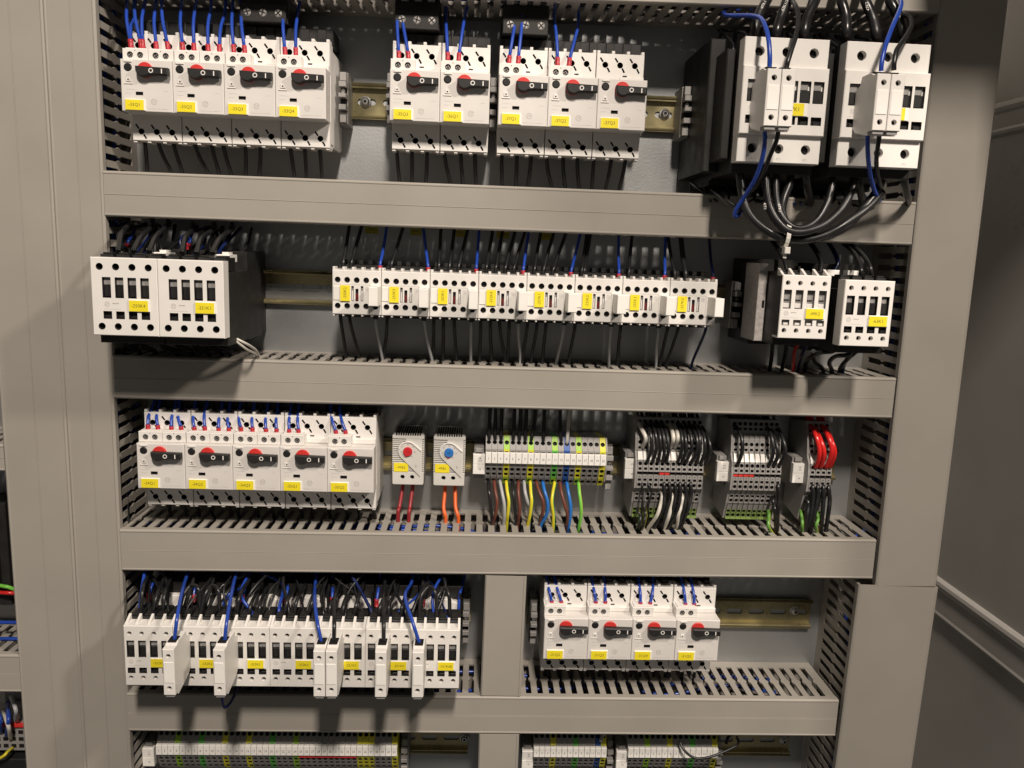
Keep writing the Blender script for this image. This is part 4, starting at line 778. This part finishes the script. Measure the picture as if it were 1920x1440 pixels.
def drop6(pts, ox, r, mt, label, mats=None):
    n = len(pts); ds = [60] + [62 + 2 * i for i in range(n - 1)]; ds[-1] = 52; e = P(ox + pts[-1][0] / 6, 770 + pts[-1][1] / 6, 52); s = P(ox + pts[0][0] / 6, 770 + pts[0][1] / 6, 57)
    trace([(x, y, d) for (x, y), d in zip(pts, ds)], ox, 770, 6, r, mt, label, G5, pre=[(s[0], 54, s[2] + 3)], post=[(e[0], 48, min(e[2] - 3, -350))], n=9, mats=mats)
A = 1170
for pts in ([(450, 830), (455, 950), (440, 1100), (330, 1350)], [(510, 830), (520, 980), (470, 1150), (420, 1370)], [(575, 830), (580, 960), (545, 1130), (450, 1370)], [(630, 830), (632, 960), (590, 1150), (480, 1370)], [(690, 830), (700, 960), (660, 1150), (590, 1370)], [(750, 830), (755, 960), (715, 1120), (620, 1370)]): drop6(pts, A, 1.85, 'blackwire', 'glossy black wire dropping from the lower row of the twelve tiered terminals')
for pts in ([(430, 960), (415, 1040), (370, 1180), (270, 1330)], [(545, 970), (535, 1060), (500, 1200), (440, 1350)], [(660, 980), (650, 1060), (610, 1180), (595, 1350)]): drop6(pts, A, 2.0, 'whitewire', 'cream wire curving left under the twelve tiered terminals')
for pts in ([(205, 830), (208, 920), (205, 1050), (190, 1180)], [(275, 830), (310, 920), (270, 1080), (275, 1200)]): drop6(pts, A, 1.1, 'blackwire', 'thin black wire at the left end of the twelve tiered terminals')
for pts in ([(160, 1140), (185, 1190), (170, 1280), (140, 1370)], [(235, 1140), (240, 1190), (215, 1290), (180, 1370)]): drop6(pts, A, 1.8, 'yellowwire', 'green-yellow wire under the left end of the twelve tiered terminals', ['yellowwire', 'darkgreenwire', 'blackwire'])
A = 1340
drop6([(712, 850), (728, 960), (708, 1150), (700, 1400)], A, 2.3, 'blackwire', 'black wire dropping from the last of the nine tiered terminals, middle storey'); drop6([(655, 1010), (668, 1070), (680, 1150), (690, 1400)], A, 2.0, 'blackwire', 'black wire dropping from the last of the nine tiered terminals, lower storey')
drop6([(612, 1170), (604, 1240), (610, 1320), (655, 1400)], A, 1.8, 'darkgreenwire', 'green-yellow wire under the right end of the nine tiered terminals', ['yellowwire', 'darkgreenwire', 'darkgreenwire'])
for pts in ([(1102, 860), (1108, 980), (1080, 1180), (1010, 1400)], [(1160, 860), (1160, 980), (1120, 1180), (1060, 1400)], [(1222, 865), (1225, 1000), (1210, 1200), (1190, 1410)], [(1280, 870), (1295, 1000), (1280, 1150), (1240, 1410)], [(1045, 1020), (1055, 1080), (1030, 1220), (1000, 1400)]): drop6(pts, A, 2.2, 'blackwire', 'black wire dropping from the four tiered terminals into the duct')
for pts in ([(975, 1170), (985, 1230), (985, 1300), (980, 1400)], [(1155, 1170), (1165, 1220), (1140, 1300), (1150, 1400)]): drop6(pts, A, 1.7, 'darkgreenwire', 'green-yellow wire under the four tiered terminals', ['yellowwire', 'darkgreenwire', 'darkgreenwire'])

# wires of the small contactor row
G6 = 'wires of the small contactor row'
def krow(pts, r, mt, label, d, tip=None, end=-374):
    p3 = [(x, y, d[i]) for i, (x, y) in enumerate(pts)]; w0 = P(200 + pts[0][0] / 2.667, 1050 + pts[0][1] / 2.667, d[0]); tp = []
    if tip: q = P(200 + pts[-1][0] / 2.667, 1050 + pts[-1][1] / 2.667, d[-1]); tp = [((q[0], q[1], q[2] - 5), (q[0], q[1], q[2] + 2.5), 2.2, tip, 'ferrule')]
    trace(p3, 200, 1050, 2.667, r, mt, label, G6, pre=[(w0[0] + random.uniform(-2, 4), 36, end)] if w0[2] < end else [], tips=tp)
for pts, lb in (([(405, 70), (372, 180), (352, 290), (336, 425)], 'blue wire with red ferrule into the slim block beside the half hidden tag'), ([(648, 70), (622, 180), (600, 310), (588, 430)], 'blue wire with red ferrule into the slim block covering tag -252K2'), ([(1045, 105), (1040, 200), (1055, 320), (1080, 440)], 'blue wire with red ferrule into the left half of the touching slim blocks'), ([(1528, 100), (1492, 180), (1530, 310), (1572, 440)], 'blue wire with red ferrule into the slim block left of tag -251K6B')):
    krow(pts, 1.7, 'bluewire', lb, (66, 120, 152, 156), 'ferrule')
for pts, lb in (([(1168, 100), (1140, 200), (1138, 320), (1135, 440)], 'black wire into the right half of the touching slim blocks'), ([(1392, 100), (1384, 200), (1386, 320), (1384, 445)], 'black wire into the lone slim block left of tag -251K4')):
    krow(pts, 1.8, 'blackwire', lb, (66, 120, 152, 156), 'blackwire')
for pts in ([(265, 95), (230, 120), (210, 180)], [(447, 90), (440, 130), (435, 185)], [(690, 120), (650, 150), (595, 190), (578, 280)], [(680, 130), (690, 150), (680, 190)], [(913, 100), (905, 140), (897, 195)], [(1130, 105), (1130, 150), (1127, 200)], [(1365, 105), (1358, 150), (1350, 208)], [(1560, 110), (1578, 150), (1582, 208)], [(1788, 80), (1765, 180), (1757, 305)]):
    krow(pts, 1.6, 'bluewire', 'blue wire with red ferrule at a coil of the small contactor row', (44, 64, 72, 76)[:len(pts)], 'ferrule')
for i, pts in enumerate(([(212, 60), (180, 150), (170, 300)], [(295, 70), (250, 180), (222, 300)], [(325, 80), (290, 170), (282, 300)], [(725, 75), (665, 180), (650, 300)], [(768, 125), (722, 220), (708, 300)], [(800, 130), (768, 220), (764, 300)], [(948, 115), (905, 200), (880, 310)], [(995, 120), (952, 200), (932, 310)], [(1035, 130), (1030, 200), (990, 310)], [(1218, 115), (1188, 220), (1172, 310)], [(1288, 105), (1252, 210), (1228, 310)], [(1175, 130), (1120, 220), (1112, 310)], [(1458, 120), (1415, 220), (1408, 310)], [(1500, 150), (1480, 220), (1466, 310)], [(1415, 130), (1372, 220), (1350, 310)])):
    krow(pts, 1.9, 'blackwire', 'black wire bending down into a pole terminal of the small contactor row', (60, 102, 106))
for pts in ([(368, 290), (378, 190), (420, 130), (460, 150), (472, 290)], [(470, 290), (490, 180), (525, 128), (560, 160), (566, 290)], [(1568, 300), (1570, 190), (1610, 135), (1645, 170), (1652, 300)], [(1650, 300), (1655, 190), (1685, 140), (1712, 180), (1715, 300)]):
    krow(pts, 1.9, 'blackwire', 'black bridge wire looping between two poles of the small contactor row', (106, 106, 98, 106, 106))
for x in (1115, 1170, 1228, 1350, 1410, 1467, 1582, 1642, 1700):
    q = P(200 + x / 2.667, 1050 + 300 / 2.667, 106); b = MB(); b.tube([(q[0], 106, q[2] - 5), (q[0], 106, q[2] + 4)], 2.5, 'bluewire', 10); o = b.build('ferrule_sleeve', None, 'blue ferrule sleeve in a pole terminal of the -251K contactors', 'sleeve', 'blue ferrule sleeves'); WIRES.append((o, o['label'], q[0]))
q0 = P(418, 1290, 120); wire([P(440, 1270, 100), q0, P(419, 1324, 112), P(432, 1318, 108), P(450, 1280, 96)], 1.4, 'navy', 'dark blue wire hanging below the slim block that covers tag -252K2', G6)

# thin tangled wires in the dark behind the contactor row and above the tiered terminals
for i in range(34):
    x = 24 + i * 9.1 + random.uniform(-4, 4); x2 = x + random.uniform(-26, 26)
    wire([(x2, 30, -372), (x2 + random.uniform(-8, 8), random.uniform(40, 66), random.uniform(-392, -382)), ((x + x2) / 2 + random.uniform(-9, 9), random.uniform(64, 92), random.uniform(-404, -392)), (x, 100, random.uniform(-420, -410)), (x, 104, -428)], random.choice([1.1, 1.5, 1.8]), random.choice(['blackwire'] * 7 + ['navy', 'bluewire']), '', '', k=5, n=6, rest=True)
for x0, x1, n, z0, z1 in ((20, 118, 20, -45, -76), (566, 725, 26, 160, 120), (560, 720, 22, 16, -6)):
    for i in range(n):
        x = x0 + (x1 - x0) * i / n + random.uniform(-4, 4); x2 = x + random.uniform(-16, 16)
        wire([(x2, 30, z0), ((x + x2) / 2 + random.uniform(-8, 8), random.uniform(40, 80), z0 * .5 + z1 * .5 + random.uniform(-6, 6)), (x, random.uniform(70, 100), z1)], random.choice([1.3, 1.7, 2.1]), random.choice(['blackwire', 'blackwire', 'navy']), '', '', k=5, n=6, rest=True)

# wires inside the ducts, seen through the slots
DI = 'wires lying inside the ducts'
for z0, x0, x1, nm in ((-39, 6, 752, 'the duct crossed by the tied loops'), (-209, 6, 752, 'the duct below the small relays'), (-380, 6, 745, 'the duct below the thermostats'), (-555, 6, 728, 'the duct below the -252K1 contactors'), (165, 6, 750, 'the top duct')):
    for j, (mt, cn) in enumerate((('bluewire', 'blue'), ('blackwire', 'black'), ('bluewire', 'blue'), ('blackwire', 'black'), ('navy', 'dark blue'), ('blackwire', 'black'), ('bluewire', 'blue'))):
        pts = []; x = x0; dz = random.uniform(20, 31)
        while x < x1: pts.append((x, 12 + 8.5 * j + random.uniform(-5, 5), z0 + 12 + random.uniform(-6, 8) + (8 if mt != 'blackwire' else 0))); x += 62
        wire(pts, 1.9, mt, cn + ' wire lying inside ' + nm, DI, k=4, n=6, rest=True)
for z0, xs in ((-380, ((268, 340, 'yellowwire', 'yellow'), (470, 560, 'whitewire', 'white'), (640, 735, 'orange', 'orange'), (520, 745, 'whitewire', 'white'))), (-555, ((408, 470, 'brownwire', 'brown'), (420, 500, 'lightblue', 'light blue'), (430, 480, 'yellowwire', 'yellow'), (590, 725, 'whitewire', 'white'))), (-209, ((655, 748, 'redwire', 'red'), (640, 750, 'whitewire', 'white')))):
    for xa, xb, mt, cn in xs:
        wire([(xa, 50, z0 + 14), (xa + (xb - xa) * .3, 56, z0 + 28), (xa + (xb - xa) * .7, 62, z0 + 31), (xb, 50, z0 + 24)], 1.8, mt, '%s wire showing through the slots of the duct below the %s' % (cn, {-380: 'thermostats', -555: 'contactors', -209: 'small relays'}[z0]), DI, k=5, n=6)
for xc, zA, zB, nm in ((-22, -650, 230, 'the tall left duct'), (790, -380, 230, 'the tall right duct'), (780, -650, -390, 'the lower right duct')):
    for j in range(7):
        pts = []; z = zA
        while z < zB: pts.append((xc + random.uniform(-9, 12) + (8 if xc < 0 else -8) * (j % 2), 12 + 9 * j + random.uniform(-3, 3), z)); z += 70
        mt = 'bluewire' if j % 3 != 2 else 'blackwire'
        wire(pts, 1.9, mt, ('blue' if mt == 'bluewire' else 'black') + ' wire running up inside ' + nm, DI, k=4, n=6, rest=True)
trace([(1620, 995, 40), (1612, 1000, 52), (1600, 1008, 60)], 0, 0, 1, 1.6, 'bluewire', 'blue wire crossing from the tall right duct near the red wires', DI)

# bottom strips
G7 = 'loose wires over the bottom strips'
trace([(1000, 905, 60), (1020, 950, 66), (1075, 990, 70), (1150, 985, 72), (1240, 950, 70), (1290, 920, 64), (1285, 885, 52)], 900, 1050, 2.667, 1.4, 'blackwire', 'black wire looping in front of the sixteen-way bottom strip', G7)
trace([(1230, 920, 50), (1245, 880, 46), (1280, 860, 40)], 900, 1050, 2.667, 1.8, 'blackwire', 'short black wire bend right of the sixteen-way bottom strip', G7)
trace([(605, 905, 58), (612, 880, 52), (630, 862, 46)], 900, 1050, 2.667, 1.9, 'whitewire', 'white wire bending up from the thirteen-way bottom strip', G7)
for i in range(9):
    for x0, s in ((15.6, W5), (520.5, 6.22), (417.3, 6.14)):
        if x0 > 500 and i > 7 or x0 == 417.3 and i > 5: continue
        x = x0 + s * (i * (4 if x0 < 100 else 2) + .5); wire([(x, 44, -579), (x, 47, -573), (x + random.uniform(-2, 2), 42, -562), (x, 36, -548)], 1.6, random.choice(['blackwire', 'blackwire', 'navy']), 'dark wire entering the top of the ' + ('long' if x0 < 100 else 'sixteen-way' if x0 > 500 else 'thirteen-way') + ' bottom strip', G7, k=4, n=6, rest=True)

# neighbouring field at the left edge
t = thing('terminal_strip', (-420, 0, -580), 'grey terminal strip of the neighbouring field at the lower left edge', 'terminal strip')
b = MB(); b.box(0, 312, 4, 40, -26, 10, 'midgrey', .6)
for i in range(38):
    for z in (-22, -14, -6): b.box(2 + i * 8.1, 7 + i * 8.1, 40.05, 40.4, z, z + 4, 'hole')
b.build('strip_body', t); b = MB(); b.box(0, 312, 40.1, 43, 3, 7, 'red', .3); b.build('marker_rail', t); b = MB(); b.box(0, 312, 10, 46, -72, -32, 'black', 1); b.build('lower_block', t)
wire([P(-60, 1085, 30), P(0, 1098, 44), P(16, 1101, 46), P(34, 1109, 40), P(60, 1125, 20)], 2.0, 'greenwire', 'green wire at the left edge of the photo', 'wires of the neighbouring field')
wire([P(-60, 1105, 30), P(0, 1111, 46), P(20, 1112, 48), P(40, 1114, 40), P(70, 1125, 20)], 2.0, 'redwire', 'red wire below the green wire at the left edge', 'wires of the neighbouring field')
for i, (a, q) in enumerate((((4, 1332), (20, 1385)), ((14, 1318), (12, 1380)), ((-8, 1322), (2, 1372)), ((20, 1305), (32, 1352)))):
    wire([P(a[0], a[1], 24), P((a[0] + q[0]) / 2 + 3, (a[1] + q[1]) / 2, 56), P(q[0], q[1], 42)], 2.1, ('whitewire', 'bluewire', 'bluewire', 'greywire')[i], ('white', 'blue', 'blue', 'pale grey')[i] + ' wire into the terminal strip at the lower left edge', 'wires of the neighbouring field')
wire([P(-20, 1432, 52), P(6, 1418, 56), P(14, 1410, 52), P(24, 1402, 40)], 1.6, 'yellowwire', 'yellow wire at the bottom left corner', 'wires of the neighbouring field')
for z in (-452, -470): wire([(-330, 40, z), (-200, 46, z - 4), (-120, 50, z - 2), (-104, 48, z - 4)], 2, 'bluewire', 'blue wire over the lower neighbouring duct', 'wires of the neighbouring field')
t = thing('neighbour_module', (-260, 0, -440), 'dark device of the neighbouring field at the left edge', 'module'); b = MB(); b.box(0, 128, 4, 40, 0, 110, 'body', 1); b.box(10, 120, 40, 52, 20, 90, 'black', 1); b.build('housing', t)

o = REST.build('wire_bundles'); o['kind'] = 'stuff'

# ------------------------------------------------------------------ every repeated wire label gets its rank from the left
by = {}
for o, lb, x in WIRES: by.setdefault(lb, []).append((x, o))
NUM = ['zero', 'one', 'two', 'three', 'four', 'five', 'six', 'seven', 'eight', 'nine', 'ten', 'eleven', 'twelve', 'thirteen', 'fourteen', 'fifteen']
for lb, l in by.items():
    if len(l) == 1: continue
    l.sort(key=lambda q: q[0]); n = len(l)
    for i, (x, o) in enumerate(l):
        o['label'] = lb + (', left of two' if i == 0 else ', right of two') if n == 2 else lb + ', %s from left' % (ORD + ['thirteenth', 'fourteenth', 'fifteenth'])[i]
